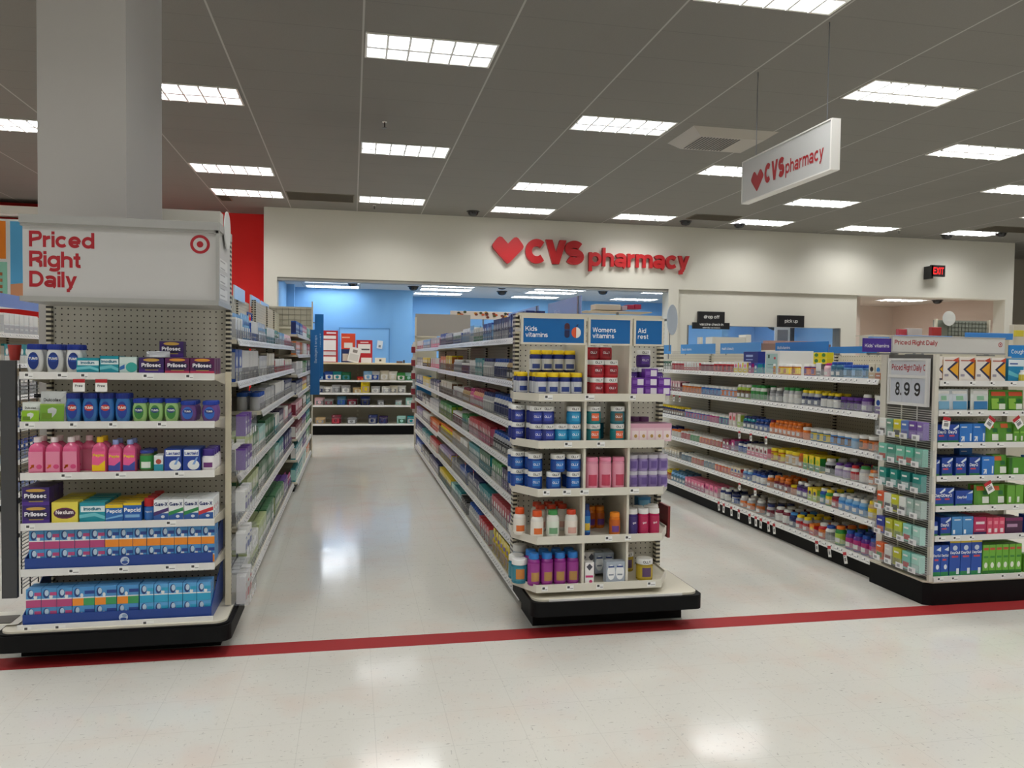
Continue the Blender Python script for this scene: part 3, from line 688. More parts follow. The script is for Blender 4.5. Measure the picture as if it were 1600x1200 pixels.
def finish_labels():
    groups = {}
    for it in ITEMS: groups.setdefault((it[0], it[1], it[2], it[4], it[5]), []).append(it)
    cnt = {}
    for it in ITEMS: cnt[(it[0], it[1], it[2])] = cnt.get((it[0], it[1], it[2]), 0)+1
    for (zone, shelf, desc, row, lvl), L in groups.items():
        L.sort(key=lambda i: i[6]); n = len(L)
        lr = zone[1] == 'lr'
        for i, it in enumerate(L):
            if n == 1: q = ''
            else:
                a, b = ('leftmost', 'rightmost') if lr else ('nearest', 'farthest')
                nn = CARD[n-1] if n <= 20 else str(n)
                if i == 0: q = f', {a} of {nn}'
                elif i == n-1: q = f', {b} of {nn}'
                elif n == 3: q = f', middle of three'
                else: q = f', {ordn(i+1)} {"from left" if lr else "nearest"}'
            rw = f', {row}{" "+lvl if lvl else ""} row' if (lvl or any(k[:3] == (zone, shelf, desc) and k[3:] != (row, lvl) for k in groups)) else ''
            lab = f'{desc}{rw}{q}, {shelf} of {zone[0]}'
            it[7]['label'] = lab; it[7]['category'] = it[3]
            if cnt[(zone, shelf, desc)] > 1: it[7]['group'] = f'{desc} items, {shelf} of {zone[0]}'
            nw = len(lab.split())
            if nw > 16: it[7]['label'] = ' '.join(lab.replace(' of '+zone[0], ' '+zone[0]).split()); print('LONG', nw, lab)

def thin_out(limit=300):
    """past 300 of a kind the smallest in view become one object of stock"""
    by = {}
    for it in ITEMS: by.setdefault(it[7].name.split('.')[0], []).append(it)
    for nm, L in by.items():
        if len(L) <= limit: continue
        def score(it):
            o = it[7]; d = (o.location-Vector((0, 0, EYE))).length
            return {'front': 1, 'second': .45, 'third': .2}.get(it[4], .1)*o.dimensions.z*max(o.dimensions.x, .05)/d**2*(1 if it[0][1] == 'lr' else abs(o.location.x)/d+.12)
        L.sort(key=score, reverse=True); V = []; F = []; MI = []; MS = []
        for it in L[limit:]:
            o = it[7]; M = Matrix.LocRotScale(o.location, o.rotation_euler, None)
            for q in [o]+list(o.children):
                me = q.data; off = len(V); V += [tuple(M@v.co) for v in me.vertices]; mp = []
                for mt in me.materials:
                    if mt not in MS: MS.append(mt)
                    mp.append(MS.index(mt))
                for p in me.polygons: F.append(tuple(i+off for i in p.vertices)); MI.append(mp[p.material_index])
            for q in list(o.children): bpy.data.objects.remove(q)
            bpy.data.objects.remove(o)
        me = bpy.data.meshes.new(nm+'_stock'); me.from_pydata(V, [], F)
        for mt in MS: me.materials.append(mt)
        me.polygons.foreach_set('material_index', MI); me.update()
        o = bpy.data.objects.new(nm+'_stock', me); COL.objects.link(o); o['kind'] = 'stuff'
        tag(o, f'the remaining distant and back-row {nm.replace("_", " ")} stock on the gondola shelves', nm.replace('_', ' '))

# ================================================================== LEFT END DISPLAY
ZL = ('left endcap', 'lr')
LX = lambda px: -1.59+(px-35)*.003
LF = 4.25
t = thing('end_display', (-1.14, 4.46, 0), 'cream end display shelving with black bumper base under the priced right sign', 'shelving')
g = MB(); o_ = [(-1.635, 4.36), (-.675, 4.36), (-.675, 4.70), (-1.635, 4.70)]; g.prism(o_, 0, .10, DARK); g.build('kick_plate', t)
def rbump(x0, x1, y0, y1, z0, z1, r=.06):
    pts = []
    for cx, cy, a0 in ((x1-r, y0+r, -90), ): pass
    for k in range(7): a = radians(180+90*k/6); pts.append((x0+r+r*cos(a), y0+r+r*sin(a)))
    for k in range(7): a = radians(270+90*k/6); pts.append((x1-r+r*cos(a), y0+r+r*sin(a)))
    return pts+[(x1, y1), (x0, y1)]
g = MB().prism(rbump(-1.70, -.60, 4.17, 4.72, 0, 0), .085, .165, BUMP).prism(rbump(-1.69, -.61, 4.18, 4.72, 0, 0), .165, .172, BUMP); g.build('bumper', t)
MB().prism(rbump(-1.675, -.625, 4.195, 4.70, 0, 0), .172, .182, STEEL).build('base_tray', t)
g = MB().box(-1.58, -.69, 4.655, 4.665, .18, 2.2, PEGY); g.build('back_panel', t)
for x in (-1.60, -.69): MB().box(x, x+.025, 4.62, 4.67, .17, 2.2, SLOT).build('upright', t)
lv = [1.447, 1.203, .950, .700, .472]
rnd = random.Random(3)
for z in lv:
    g = MB().box(-1.59, -.69, LF+.004, 4.655, z-.03, z-.006, STEEL)
    g.add([(-1.588, 4.26, z-.03), (-1.588, 4.65, z-.03), (-1.588, 4.65, z-.075), (-1.585, 4.26, z-.03), (-1.585, 4.65, z-.03), (-1.585, 4.65, z-.075)], [(0, 1, 2), (5, 4, 3)], STEEL)
    g.add([(-.692, 4.26, z-.03), (-.692, 4.65, z-.03), (-.692, 4.65, z-.075), (-.695, 4.26, z-.03), (-.695, 4.65, z-.03), (-.695, 4.65, z-.075)], [(2, 1, 0), (3, 4, 5)], STEEL)
    sh = g.build('shelf', t)
    g = MB().box(-1.592, -.688, LF-.002, LF+.004, z-.036, z, RAIL); tickets(g, '-y', -1.58, -.70, LF-.002, z-.033, z-.003, .16, rnd); g.build('price_rail', sh)
g = MB().box(-1.60, -.69, 4.215, 4.222, .168, .205, RAIL); tickets(g, '-y', -1.58, -.7, 4.215, .170, .2, .3, rnd); g.build('price_rail', t)
MB().box(-.665, -.635, 4.44, 4.452, .19, 1.45, mat('d6ceb4', .4)).build('side_post', t)
# header sign box
t = thing('header_sign', (-1.11, 4.3, 1.8), 'large white priced right daily header box with red bullseye above the left end display', 'sign')
MB().box(-1.56, -.665, 4.215, 4.60, 1.815, 2.165, mat('c3c2c0', .4)).build('box', t)
g = MB(); sm = mat('b1b1ae', .35, .4)
g.box(-1.568, -.655, 4.19, 4.61, 2.165, 2.205, sm).box(-1.568, -.66, 4.195, 4.61, 1.79, 1.815, sm).box(-1.566, -.662, 4.20, 4.22, 2.152, 2.167, sm).box(-.675, -.658, 4.20, 4.22, 1.815, 2.165, sm); g.build('frame', t)
g = MB(); tr = mat('a81c28', .4)
for tx, zz in (('Priced', 2.053), ('Right', 1.957), ('Daily', 1.860)): g.text(tx, (-1.532, 4.2145, zz), .077, tr, bold=.032, cond=1.02)
g.build('lettering', t)
def bullseye(g, cx, y, cz, r):
    n = 28
    for r0_, r1_, c in ((.70, 1.0, tr), (0, .34, tr)):
        V = []; 
        for i in range(n): a = 2*pi*i/n; V += [(cx+r*r1_*cos(a), y, cz+r*r1_*sin(a)), (cx+r*r0_*cos(a), y, cz+r*r0_*sin(a))]
        if r0_: g.add(V, [(2*i, 2*((i+1) % n), 2*((i+1) % n)+1, 2*i+1) for i in range(n)], c)
        else: g.ell(cx, cz, r*r1_, r*r1_, y, c, 24)
g = MB(); bullseye(g, -.752, 4.2144, 2.095, .047); g.build('bullseye', t)
g = MB()
for k in range(3): g.box(-.664, -.663, 4.25, 4.50, 1.83+k*.075, 1.885+k*.075, mat('dcdcda'))
for k in range(6): g.box(-.663, -.6625, 4.27, 4.42, 1.845+k*.035, 1.851+k*.035, mat('9a9a9a'))
g.build('side_notices', t)
solo('canopy_box', MB().box(-1.62, -.90, 5.78, 5.92, 2.40, 2.53, mat('dad8cf', .5)).box(-1.15, -1.12, 5.83, 5.86, 2.1, 2.40, WSTEEL), (-1.2, 6, 2.4), 'cream canopy box on the left gondola top behind the column', 'canopy')
t = thing('round_sign', (-.665, 4.40, 2.10), 'small round white disc sign edge-on beside the large header', 'sign')
g = MB(); g.lathe([(.098, -.003), (.098, .003)], mat('d6d7d6', .3), 28)
g.v = [(-.652+z, 4.42+x, 2.2+y) for x, y, z in g.v]; g.build('disc', t)
MB().box(-.662, -.655, 4.40, 4.44, 2.12, 2.22, WIRE).build('bracket', t)
# side rack at the left edge
t = thing('wire_side_rack', (-1.68, 4.4, .3), 'dark grey side panel with black wire rack at the far left', 'rack')
MB().box(-1.735, -1.665, 4.395, 4.42, .29, 1.50, DGREY).build('side_panel', t)
g = MB()
for k in range(62):
    z = .33+k*.0185; g.box(-1.655, -1.65, 4.42, 4.66, z, z+.003, WIRE)
for y in (4.43, 4.54, 4.65): g.box(-1.66, -1.655, y, y+.004, .3, 1.48, BWIRE)
g.box(-1.668, -1.655, 4.40, 4.41, .6, .62, BWIRE).box(-1.668, -1.60, 4.64, 4.66, .6, .62, BWIRE).box(-1.668, -1.60, 4.64, 4.66, 1.3, 1.32, BWIRE)
g.build('wire_grid', t)
solo('red_cup', MB().lathe([(.022, 1.50), (.032, 1.58)], mat('9c2620'), 14, -1.695, 4.47), (-1.695, 4.47, 1.50), 'small dark red tub at the top of the black side rack', 'cup')

def el(px0, px1, kind, shelf_i, desc, cat, n=1, rows=1, dstep=.06, dy=.0, lvl='', dz=0, jit=.03, row0=0):
    z = ([None]+lv)[shelf_i]-.006 if shelf_i < 6 else .183
    sn = {1: 'top shelf', 2: 'second shelf', 3: 'third shelf', 4: 'fourth shelf', 5: 'fifth shelf', 6: 'bottom shelf'}[shelf_i]
    w = (px1-px0)/n
    for r_ in range(rows):
        for i in range(n):
            put(kind, LX(px0+w*(i+.5)), LF+.012+dstep/2+dy+r_*dstep, z+dz, '-y', desc, cat, ZL, sn, ROWN[r_+row0], lvl, jit)
tumsW = ovalb(.082, .142, 'dfe1e0', '16308f', '16337f', 'TUMS', emb='1c469c')
tumsB = bottle(.074, .142, '2f6fb4', '14307f', None, neck=.8, caph=.16, sy=.62, sh=.08, waist=.04)
def tums(w, h, body, cap, o1, o2, txt='TUMS'): return ovalb(w, h, body, cap, o1, txt, emb=o2)
PRI = carton(.118, .082, .062, '3a2266', (('r', 0, 1, 0, .25, '4f2c8c'), ('o', .5, .85, .33, .1, 'c9a04a'), ('o', .5, .5, .42, .25, '1d1640'), ('r', .25, .78, .2, .26, 'a08a50')), (('Prilosec', .5, .42, .24, 'f1eff5', .045),), top='2f1c58')
PRM = carton(.118, .082, .062, '5a1c52', (('r', 0, 1, 0, .2, 'c23a5e'), ('o', .5, .87, .33, .09, 'd9953a'), ('o', .5, .5, .44, .28, '1d1640'), ('r', .25, .78, .2, .26, '9c8a50')), (('Prilosec', .5, .42, .24, 'f1eff5', .045),), top='54234f')
IMO = lambda w, h: carton(w, h, .055, '1593a6', (('r', .05, 1, .52, .82, 'e4f1f2'), ('p', ((0, .2), (.6, .3), (1, .12), (1, .3), (.6, .48), (0, .38)), '6fc6d0')), (('Imodium', .5, .6, .17, '14708c', .04),), top='36a9b4')
el(38, 128, tumsW, 1, 'white antacid bottle with blue label', 'bottle', 3, 2, .062)
el(118, 153, IMO(.104, .077), 1, 'low teal carton', 'carton', 1, 2)
el(153.5, 183.5, IMO(.088, .088), 1, 'taller teal carton', 'carton', 1, 2)
el(184, 212, carton(.082, .084, .06, 'c5dcd8', (('r', 0, 1, .6, .95, 'd6e8e4'), ('o', .7, .38, .33, .3, '3aa9a0'), ('p', ((.02, .2), (.3, .3), (.3, .55), (.02, .4)), '2f6bb5'))), 1, 'pale mint carton', 'carton', 1, 2)
el(214, 254, PRI, 1, 'purple heartburn carton', 'carton', 1, 2, .065)
el(255, 335, PRM, 1, 'magenta-edged heartburn carton', 'carton', 2, 3, .065)
el(224, 262, pouch(.11, .03, .08, 'c9ccd2'), 1, 'crumpled silver packet lying on cartons', 'packet', 1, 1, .06, .0, 'top', .084)
el(243, 279, PRI, 1, 'raised purple heartburn carton', 'carton', 1, 1, .065, .07, 'top', .084)
# second shelf
DUL = lambda w, h, c1, c2: pouch(w, h, .05, c1, ((.02, .98, .03, .55, c2), (.02, .98, .55, .60, '8fb04a'), (.1, .5, .12, .3, '6b8f2c')), (('Dulcolax', .68, .1, '2b2b2b'),))
el(34, 61, DUL(.082, .098, 'd9dfd8', '8fbf2f'), 2, 'small green and white pouch', 'pouch', 1, 2, .06)
el(61, 100, DUL(.115, .152, 'c4c8c8', '76a33a'), 2, 'tall silver and green pouch', 'pouch', 1, 2, .06)
T1 = tums(.076, .144, '3d7cc0', '152c84', '1c3f97', 'c0392f'); T2 = tums(.074, .118, 'a6cf86', '1a39a0', '3b7f3c', '1c3a7a'); T3 = tums(.084, .106, '6e4c8c', '1d3ca0', '2f66c0', '16307c')
el(98, 200, T1, 2, 'blue antacid bottle', 'bottle', 4, 2, .06)
el(201, 277, T2, 2, 'green antacid bottle', 'bottle', 3, 2, .06)
el(277, 305, T3, 2, 'round blue and purple antacid bottle', 'bottle', 1, 3, .06); el(312, 340, T3, 2, 'round blue berry antacid bottle', 'bottle', 1, 2, .06)
# third shelf
def pink(w, h, cap, lab2, txt=None, emb=None, body='e2608f', name='liquid_bottle'):
    def mk():
        g = MB(); x = w/2-.001; d = w*.36
        prof = [(0, 1.0), (.03, 1.0), (.66, 1.0), (.76, .8), (.82, .42), (.84, .36), (.90, .36)]
        n = 12; vs = []; fs = []
        for fz, k in prof:
            for i in range(n):
                a = 2*pi*(i+.5)/n; p = 4 if k > .7 else 2
                cx, cy = sin(a), -cos(a); q = (abs(cx)**p+abs(cy)**p)**(-1/p)
                vs.append((x*k*cx*q, (d if k > .7 else x)*k*cy*q, h*fz))
        for k in range(len(prof)-1):
            for i in range(n): j = (i+1) % n; fs.append((k*n+i, k*n+j, k*n+n+j, k*n+n+i))
        fs += [tuple(range(n-1, -1, -1)), tuple(range((len(prof)-1)*n, len(prof)*n))]
        g.add(vs, fs, mat(body, .2)); y = -d-.0012; g.sm = True
        g.rect(-x*.84, x*.84, h*.04, h*.60, y, mat(lab2[0], .35))
        if len(lab2) > 1: g.face([(-x*.84, y-.0004, h*.04), (x*.84, y-.0004, h*.04), (x*.84, y-.0004, h*.34), (0, y-.0004, h*.2), (-x*.84, y-.0004, h*.22)], mat(lab2[1], .35))
        if emb: g.plate([(-.3, -.5), (.5, .3), (.5, -.1), (.5, .5), (-.1, .5), (.2, .35), (-.5, -.2)] if 0 else [(-.5, -.3), (-.2, -.5), (.25, -.05), (.4, -.3), (.5, .5), (-.3, .4), (-.05, .2)], (-x*.45, y-.0006, h*.18), (w*.28, 0, 0), (0, 0, w*.28), .0, mat(emb, .35)); g.ell(x*.42, h*.18, w*.17, h*.065, y-.0006, mat('d9487f', .35))
        if txt: g.text(txt, (0, y-.001, h*.45), h*.085, mat(txt and 'f2d12a', .35), align='c', wmax=w*.76, bold=.04)
        L = MB(); L.lathe([(x*.45, h*.85), (x*.47, h*.86), (x*.44, h*.995), (x*.40, h)], mat(cap, .35), 12)
        return (name, g.mesh(name), [('cap', L.mesh('cap'))])
    return K(('pink', w, h, cap, lab2, txt, emb, body), mk)
PB = pink(.078, .178, 'e9dfe2', ('e78aa9',), None, 'ef7d22')
el(42, 119, PB, 3, 'white-capped pink bottle with arrow', 'bottle', 3, 2, .075)
el(119, 134, pink(.078, .178, 'e9c8d2', ('c96a86',), None, None, 'd9628c'), 3, 'rear pink liquid bottle with pale cap', 'bottle', 1, 1, .07, .08)
el(138, 163, pink(.074, .176, 'f0c71f', ('ee5f93', 'f3c913'), 'Pepto'), 3, 'pink liquid bottle with yellow cap', 'bottle', 1, 2, .075)
el(163.5, 209, pink(.068, .162, '8f9fd6', ('ec5f9a', '3d4fa6'), 'Pepto'), 3, 'lilac-capped pink liquid bottle', 'bottle', 2, 2, .075)
el(212, 236, bottle(.07, .108, '5f6f44', '2a3a8c', '2f8f45', neck=.85, caph=.14, lab=(.12, .75), emb='dfe6dd'), 3, 'green gummy jar with blue lid', 'jar', 1, 2, .075)
el(237, 252, carton(.045, .082, .05, 'e3e9ea', (('r', 0, 1, 0, .45, '2b93a8'), ('o', .5, .62, .3, .16, 'b04a3c'))), 3, 'little white and teal carton', 'carton', 1, 2)
LAC = carton(.084, .115, .05, '1b3f98', (('r', .08, .92, .68, .95, 'f0f3f6'), ('o', .62, .28, .34, .22, 'e6e9ea'), ('p', ((.55, .3), (.7, .3), (.88, .62), (.78, .62)), '7ea4dc')), (('Lactaid', .5, .74, .13, '1b3f98', .03),), top='23479c')
el(253, 312, LAC, 3, 'navy and white milk-relief carton', 'carton', 2, 3, .055)
el(312, 335, bottle(.068, .11, 'e4e2e2', '3f2a7c', 'ece9ea', neck=.8, caph=.3, sy=.7, emb='6b2f72'), 3, 'white bottle with dark purple cap', 'bottle', 1, 4, .06)
# fourth shelf
PR2 = carton(.124, .090, .062, '38216a', (('r', 0, 1, 0, .22, '4d2a8a'), ('o', .5, .83, .36, .09, 'c9a04a'), ('o', .5, .5, .44, .26, '1d1640'), ('r', .25, .78, .2, .26, 'a08a50')), (('Prilosec', .5, .42, .24, 'f1eff5', .045),), top='2c1a55')
el(34, 77, PR2, 4, 'purple heartburn carton', 'carton', 1, 3, .066, 0, 'lower')
el(34, 77, PR2, 4, 'purple heartburn carton', 'carton', 1, 3, .066, 0, 'upper', .0905)
NEX = carton(.122, .104, .058, 'ecdc57', (('o', .5, .46, .42, .27, '6b2a52'), ('o', .5, .46, .38, .21, '3d1c3a')), (('Nexium', .5, .42, .18, 'f1e9ea', .04),), top='e6d243')
el(78, 119, NEX, 4, 'yellow carton with maroon oval', 'carton', 1, 4, .075)
el(120, 161, IMO(.12, .098), 4, 'teal and white carton', 'carton', 1, 4, .075)
PEP = carton(.082, .086, .055, '2b6cb8', (('r', 0, 1, .8, 1, 'e8c61f'), ('p', ((0, .12), (1, .3), (1, .42), (0, .2)), '79b6e4')), (('Pepcid', .5, .52, .2, 'f3f6fa', .04),), top='e3bd1c')
el(162, 187, PEP, 4, 'blue carton with yellow top', 'carton', 1, 4, .07)
el(188, 218, carton(.086, .094, .055, '2461b4', (('r', 0, 1, .86, 1, 'e8c61f'), ('r', .1, .9, .2, .36, '7fb2dd')), (('Pepcid', .5, .50, .22, 'f3f6fa', .04),), top='ecc81e'), 4, 'bright blue carton with yellow top', 'carton', 1, 4, .07)
el(219, 237, bottle(.052, .112, '2a62ae', 'b81f26', '2f6cb8', 'Pepcid', neck=.9, caph=.36, lab=(.05, .6)), 4, 'blue bottle with tall red cap', 'bottle', 1, 4, .07)
def gas(c, sw): return carton(.071, .106, .045, 'eceff1', (('r', 0, 1, 0, .34, '2e5ba4'), ('p', ((0, .22), (1, .45), (1, .62), (0, .40)), sw), ('o', .62, .18, .13, .07, 'dfe6ee')), (('Gas-X', .5, .70, .17, '1d2f66', .04),), top='dadfe2')
for i, (a, b, sw, wd) in enumerate(((237, 260, '4b2f6e', 'purple'), (261, 284, '2f8a4e', 'green'), (285, 309, '2f8a4e', 'green'), (309, 332, 'c8303a', 'red'))):
    el(a, b, gas('x', sw), 4, f'white gas-relief carton with {wd} swoosh', 'carton', 1, 4, .052)
# trays of effervescent tablets
def fizz(w, cs, hi='4c93cf'):
    n = len(cs); d = [('r', 0, 1, .44, 1, hi), ('o', .3 if w < .08 else .2, .72, .2 if w < .08 else .13, .25, '1f3f7c'), ('o', .34 if w < .08 else .23, .76, .14 if w < .08 else .09, .17, 'b9cfe2'), ('o', .62 if w < .08 else .42, .55, .12 if w < .08 else .07, .12, 'e3e8ea'),
         ('r', .55, 1, .62, .80, cs[-1] if cs[0] != 'f0902a' else '26428f'), ('r', 0, 1, .40, .46, 'e3e6e8')]
    for i, c in enumerate(cs): d.append(('r', i/n, (i+1)/n, 0, .40, c))
    return carton(w, .092, .05, '3f86c4', tuple(d), (), top='5d9bd2')
def tray(z, y0, y1, h, label):
    t = thing('display_tray', (-1.14, y0, z), label, 'tray', 'blue display trays')
    g = MB(); bm = mat('1e4290', .35)
    g.box(-1.58, -.70, y0, y0+.004, z, z+h, bm).box(-1.58, -.70, y0+.004, y1, z, z+.004, bm)
    for x in (-1.58, -.704): g.add([(x, y0+.004, z+.004), (x+.004, y0+.004, z+.004), (x+.004, y1, z+.004), (x, y1, z+.004), (x, y0+.004, z+h), (x+.004, y0+.004, z+h), (x+.004, y1, z+h*3.6), (x, y1, z+h*3.6)], [(0, 3, 2, 1), (4, 5, 6, 7), (0, 1, 5, 4), (2, 3, 7, 6), (0, 4, 7, 3), (1, 2, 6, 5)], bm)
    g.build('tray', t)
    g = MB(); g.ell(-1.12, z+h*.5, .021, .021, y0-.0006, mat('c7d3e2'), 20).ell(-1.12, z+h*.36, .015, .008, y0-.0012, mat('2a4f9c'), 16).ell(-1.115, z+h*.62, .011, .008, y0-.0012, mat('8aa2c4'), 16); g.build('emblem', t)
tray(.468, 4.262, 4.60, .055, 'blue cardboard display tray of tablet cartons on the fifth shelf of left endcap')
tray(.184, 4.232, 4.60, .066, 'blue cardboard display tray of tablet cartons on the bottom shelf of left endcap')
def tray_fill(px0, px1, n, kind, desc, sh):
    w = (px1-px0)/n; z0 = .473 if sh == 5 else .189
    sn = 'fifth shelf' if sh == 5 else 'bottom shelf'; yb = 4.295 if sh == 5 else 4.268
    for lvl, zz in (('lower', 0), ('upper', .093)):
        for r_ in range(2):
            for i in range(n): put(kind, LX(px0+w*(i+.5)), yb+r_*.055, z0+zz, '-y', desc, 'carton', ZL, sn, ROWN[r_], lvl, .02)
tray_fill(44, 160, 5, fizz(.0685, ('b8487c',), '4d94ca'), 'pink-banded tablet carton', 5)
tray_fill(160, 335, 13-5, fizz(.0645, ('f0902a',)), 'orange-banded tablet carton', 5)
tray_fill(42, 112, 3, fizz(.069, ('b8487c',), '4d94ca'), 'pink-banded tablet carton', 6)
tray_fill(112, 215, 3, fizz(.101, ('f0902a', '3f9a5c')), 'orange-green-banded tablet carton', 6)
tray_fill(216, 330, 5, fizz(.067, ('2fa3cc',), '5ba6dc'), 'aqua-banded tablet carton', 6)
# tags
def sale_tag(x, y, z, facing, label, txt='Free', h=.052, w=.034, tilt=0.0):
    g = MB(); g.box(-w/2, w/2, -.001, .0, -h*.72, 0, mat('f2f1ee', .4)).box(-w/2, w/2, -.0012, .0002, 0, h*.28, mat('b9202c', .4))
    if txt: g.text(txt, (0, -.0018, -h*.35), h*.2, mat('3a3a3c'), align='c', wmax=w*.85, bold=.02)
    else: g.rect(-w*.3, w*.3, -h*.5, -h*.2, -.0016, mat('8b8b8d')).rect(-w*.35, w*.2, -h*.12, -h*.06, -.0016, mat('5b5b5d'))
    ob = g.build('sale_tag'); ob.location = (x, y, z); ob.rotation_euler = (0, tilt, RZ[facing]); return tag(ob, label, 'tag', 'hanging red and white sale tags')
sale_tag(LX(124), LF-.006, 1.396, '-y', 'left of two red-topped white tags hanging below the top shelf of left endcap', h=.062, w=.054)
sale_tag(LX(158), LF-.006, 1.396, '-y', 'right of two red-topped white tags hanging below the top shelf of left endcap', h=.062, w=.054)

# ================================================================== MIDDLE END DISPLAY
ZM = ('middle endcap', 'lr')
MX = lambda px: .90+(px-812)*.00385
MF = 4.22
t = thing('end_display', (1.42, 4.46, 0), 'cream three-bay vitamin end display with chamfered shelves and black bumper base', 'shelving')
MB().prism([(1.03, 4.385), (1.945, 4.385), (1.945, 4.70), (1.03, 4.70)], 0, .12, DARK).build('kick_plate', t)
MB().prism(rbump(.975, 1.985, 4.17, 4.70, 0, 0, .05), .12, .20, BUMP).build('bumper', t)
g = MB().prism(rbump(.99, 1.965, 4.19, 4.70, 0, 0, .06), .20, .212, STEEL).box(1.075, 1.86, 4.185, 4.19, .178, .212, RAIL); g.build('base_tray', t)
MB().box(.97, 1.87, 4.655, 4.665, .2, 1.80, PEGY).box(.965, 1.875, 4.60, 4.67, 1.775, 1.815, STEEL).build('back_panel', t)
for x in (.95, 1.865): MB().box(x, x+.025, 4.60, 4.67, .2, 1.80, SLOT).build('upright', t)
plan = [(.925, 4.60), (.905, 4.42), (1.01, MF), (1.745, MF), (1.845, 4.40), (1.86, 4.60)]
mlv = [1.352, 1.090, .822, .555, .285]
rnd = random.Random(5)
for z in mlv:
    sh = MB().prism([(x+(.004 if x < 1.4 else -.004), y+.004) for x, y in plan], z-.042, z-.012, STEEL).build('shelf', t)
    g = MB().wall(plan, z-.044, z, .005, mat('dcd8cb', .35)); tickets(g, '-y', 1.03, 1.74, MF, z-.038, z-.006, .17, rnd, False); g.build('price_rail', sh)
DIVX = (1.280, 1.540)
for x in DIVX:
    MB().box(x-.007, x+.007, MF+.012, 4.655, .28, 1.63, mat('d9d4c5', .35)).build('divider', t)
def header(x0, x1, lines, label, y=4.225, ex=None):
    t = thing('shelf_header_sign', ((x0+x1)/2, y, 1.63), label, 'sign', 'blue vitamin header signs')
    fm = mat('d5d0c0', .35)
    MB().box(x0-.012, x1+.012, y+.004, y+.02, 1.622, 1.775, fm).box(x0-.012, x1+.012, y-.002, y+.006, 1.622, 1.632, fm).box(x0-.012, x1+.012, y-.002, y+.006, 1.765, 1.775, fm).box(x0-.012, x0, y-.002, y+.006, 1.632, 1.765, fm).box(x1, x1+.012, y-.002, y+.006, 1.632, 1.765, fm).box(x0+.03, x0+.04, y+.02, 4.60, 1.70, 1.72, fm).box(x1-.04, x1-.03, y+.02, 4.60, 1.70, 1.72, fm).build('frame', t)
    MB().box(x0, x1, y, y+.004, 1.632, 1.765, mat('1767ad', .2)).build('panel', t)
    g = MB()
    for s, zz, wm_ in lines: g.text(s, (x0+.012, y-.001, zz), .026, mat('eef3f6'), bold=.012, wmax=wm_)
    g.build('lettering', t)
    if ex: ex(t, y)
def pill(t, y):
    g = MB(); n = mat('20264f'); 
    def cap_(cx, z0, z1, r, mt): 
        pts = [(cx+r*cos(radians(a)), y-.001, z1-r+r*sin(radians(a))) for a in range(0, 181, 20)]+[(cx-r, y-.001, z0), (cx+r, y-.001, z0)]
        g.face(pts, mt)
    def capd(cx, z0, z1, r, mt):
        g.face([(cx-r, y-.001, z1), (cx+r, y-.001, z1)][::-1]+[(cx+r*cos(radians(a)), y-.001, z0+r+r*sin(radians(a))) for a in range(180, 361, 20)][::1], mt)
    cap_(1.165, 1.708, 1.742, .015, mat('4a2530')); g.rect(1.15, 1.18, 1.702, 1.706, y-.001, n); capd(1.165, 1.660, 1.700, .015, n)
    N = 24
    g.face([(1.217+.027*cos(radians(a)), y-.001, 1.690+.030*sin(radians(a))) for a in range(90, 271, 15)], mat('d95a33'))
    g.face([(1.217+.027*cos(radians(a)), y-.001, 1.690+.030*sin(radians(a))) for a in range(-90, 91, 15)], mat('efece6'))
    g.plate([(0, 0), (.006, 0), (.014, .018), (.002, .01)], (1.217, y-.001, 1.722), (1, 0, 0), (0, 0, 1), .0005, n)
    g.build('pill_and_fruit_emblem', t)
header(.917, 1.262, [('Kids', 1.695, .3), ('vitamins', 1.662, .3)], 'blue kids vitamins header sign at left of the middle end display', ex=pill)
header(1.300, 1.532, [('Womens', 1.695, .3), ('vitamins', 1.662, .3)], 'blue womens vitamins header sign at centre of the middle end display')
header(1.566, 1.722, [('Aid', 1.695, .1), ('rest', 1.662, .1)], 'narrow blue header sign at right of the middle end display')
t = thing('round_sign', (1.95, 4.64, 1.70), 'round pale blue disc sign on a bracket right of the vitamin end display', 'sign')
g = MB(); g.lathe([(.095, -.003), (.095, .003)], clear('frosted_disc', 'c3cfde', .93, .25), 30)
g.v = [(1.958+x*.62, 4.64+z+x*.6, 1.795+y) for x, y, z in g.v]; g.build('disc', t)
MB().box(1.885, 1.935, 4.63, 4.645, 1.785, 1.80, WIRE).box(1.945, 1.95, 4.65, 4.655, 1.60, 1.71, WIRE).build('bracket', t)

def em(px0, px1, kind, si, desc, cat, n=1, rows=1, dstep=.08, dy=.0, lvl='', dz=0, jit=.12, row0=0, y=None):
    z = mlv[si-1]-.012; sn = ('top', 'second', 'third', 'fourth', 'bottom')[si-1]+' shelf'
    w = (px1-px0)/n
    for r_ in range(rows):
        for i in range(n):
            put(kind, MX(px0+w*(i+.5)), (MF+.015+dstep/2 if y is None else y)+dy+r_*dstep, z+dz, '-y', desc, cat, ZM, sn, ROWN[r_+row0], lvl, jit)
YB = bottle(.070, .125, '1f2c6e', 'e8c71c', 'c9ccd2', neck=.86, caph=.19, lab=(.10, .60), emb='2a3f86', sh=.06)
em(837, 908, YB, 1, 'yellow-capped navy bottle', 'bottle', 4, 3, .075)
em(817, 836, YB, 1, 'yellow-capped navy bottle', 'bottle', 1, 2, .075, .15, row0=1)
em(836, 906, YB, 1, 'yellow-capped navy bottle', 'bottle', 4, 1, .075, .12, 'upper', .126, row0=1)
OL = lambda body, emb, w=.086: jar(w, .099, body, 'e9e9e6', body, 'OLLY', 'f0f0f2', emb, 'OLLY', .27)
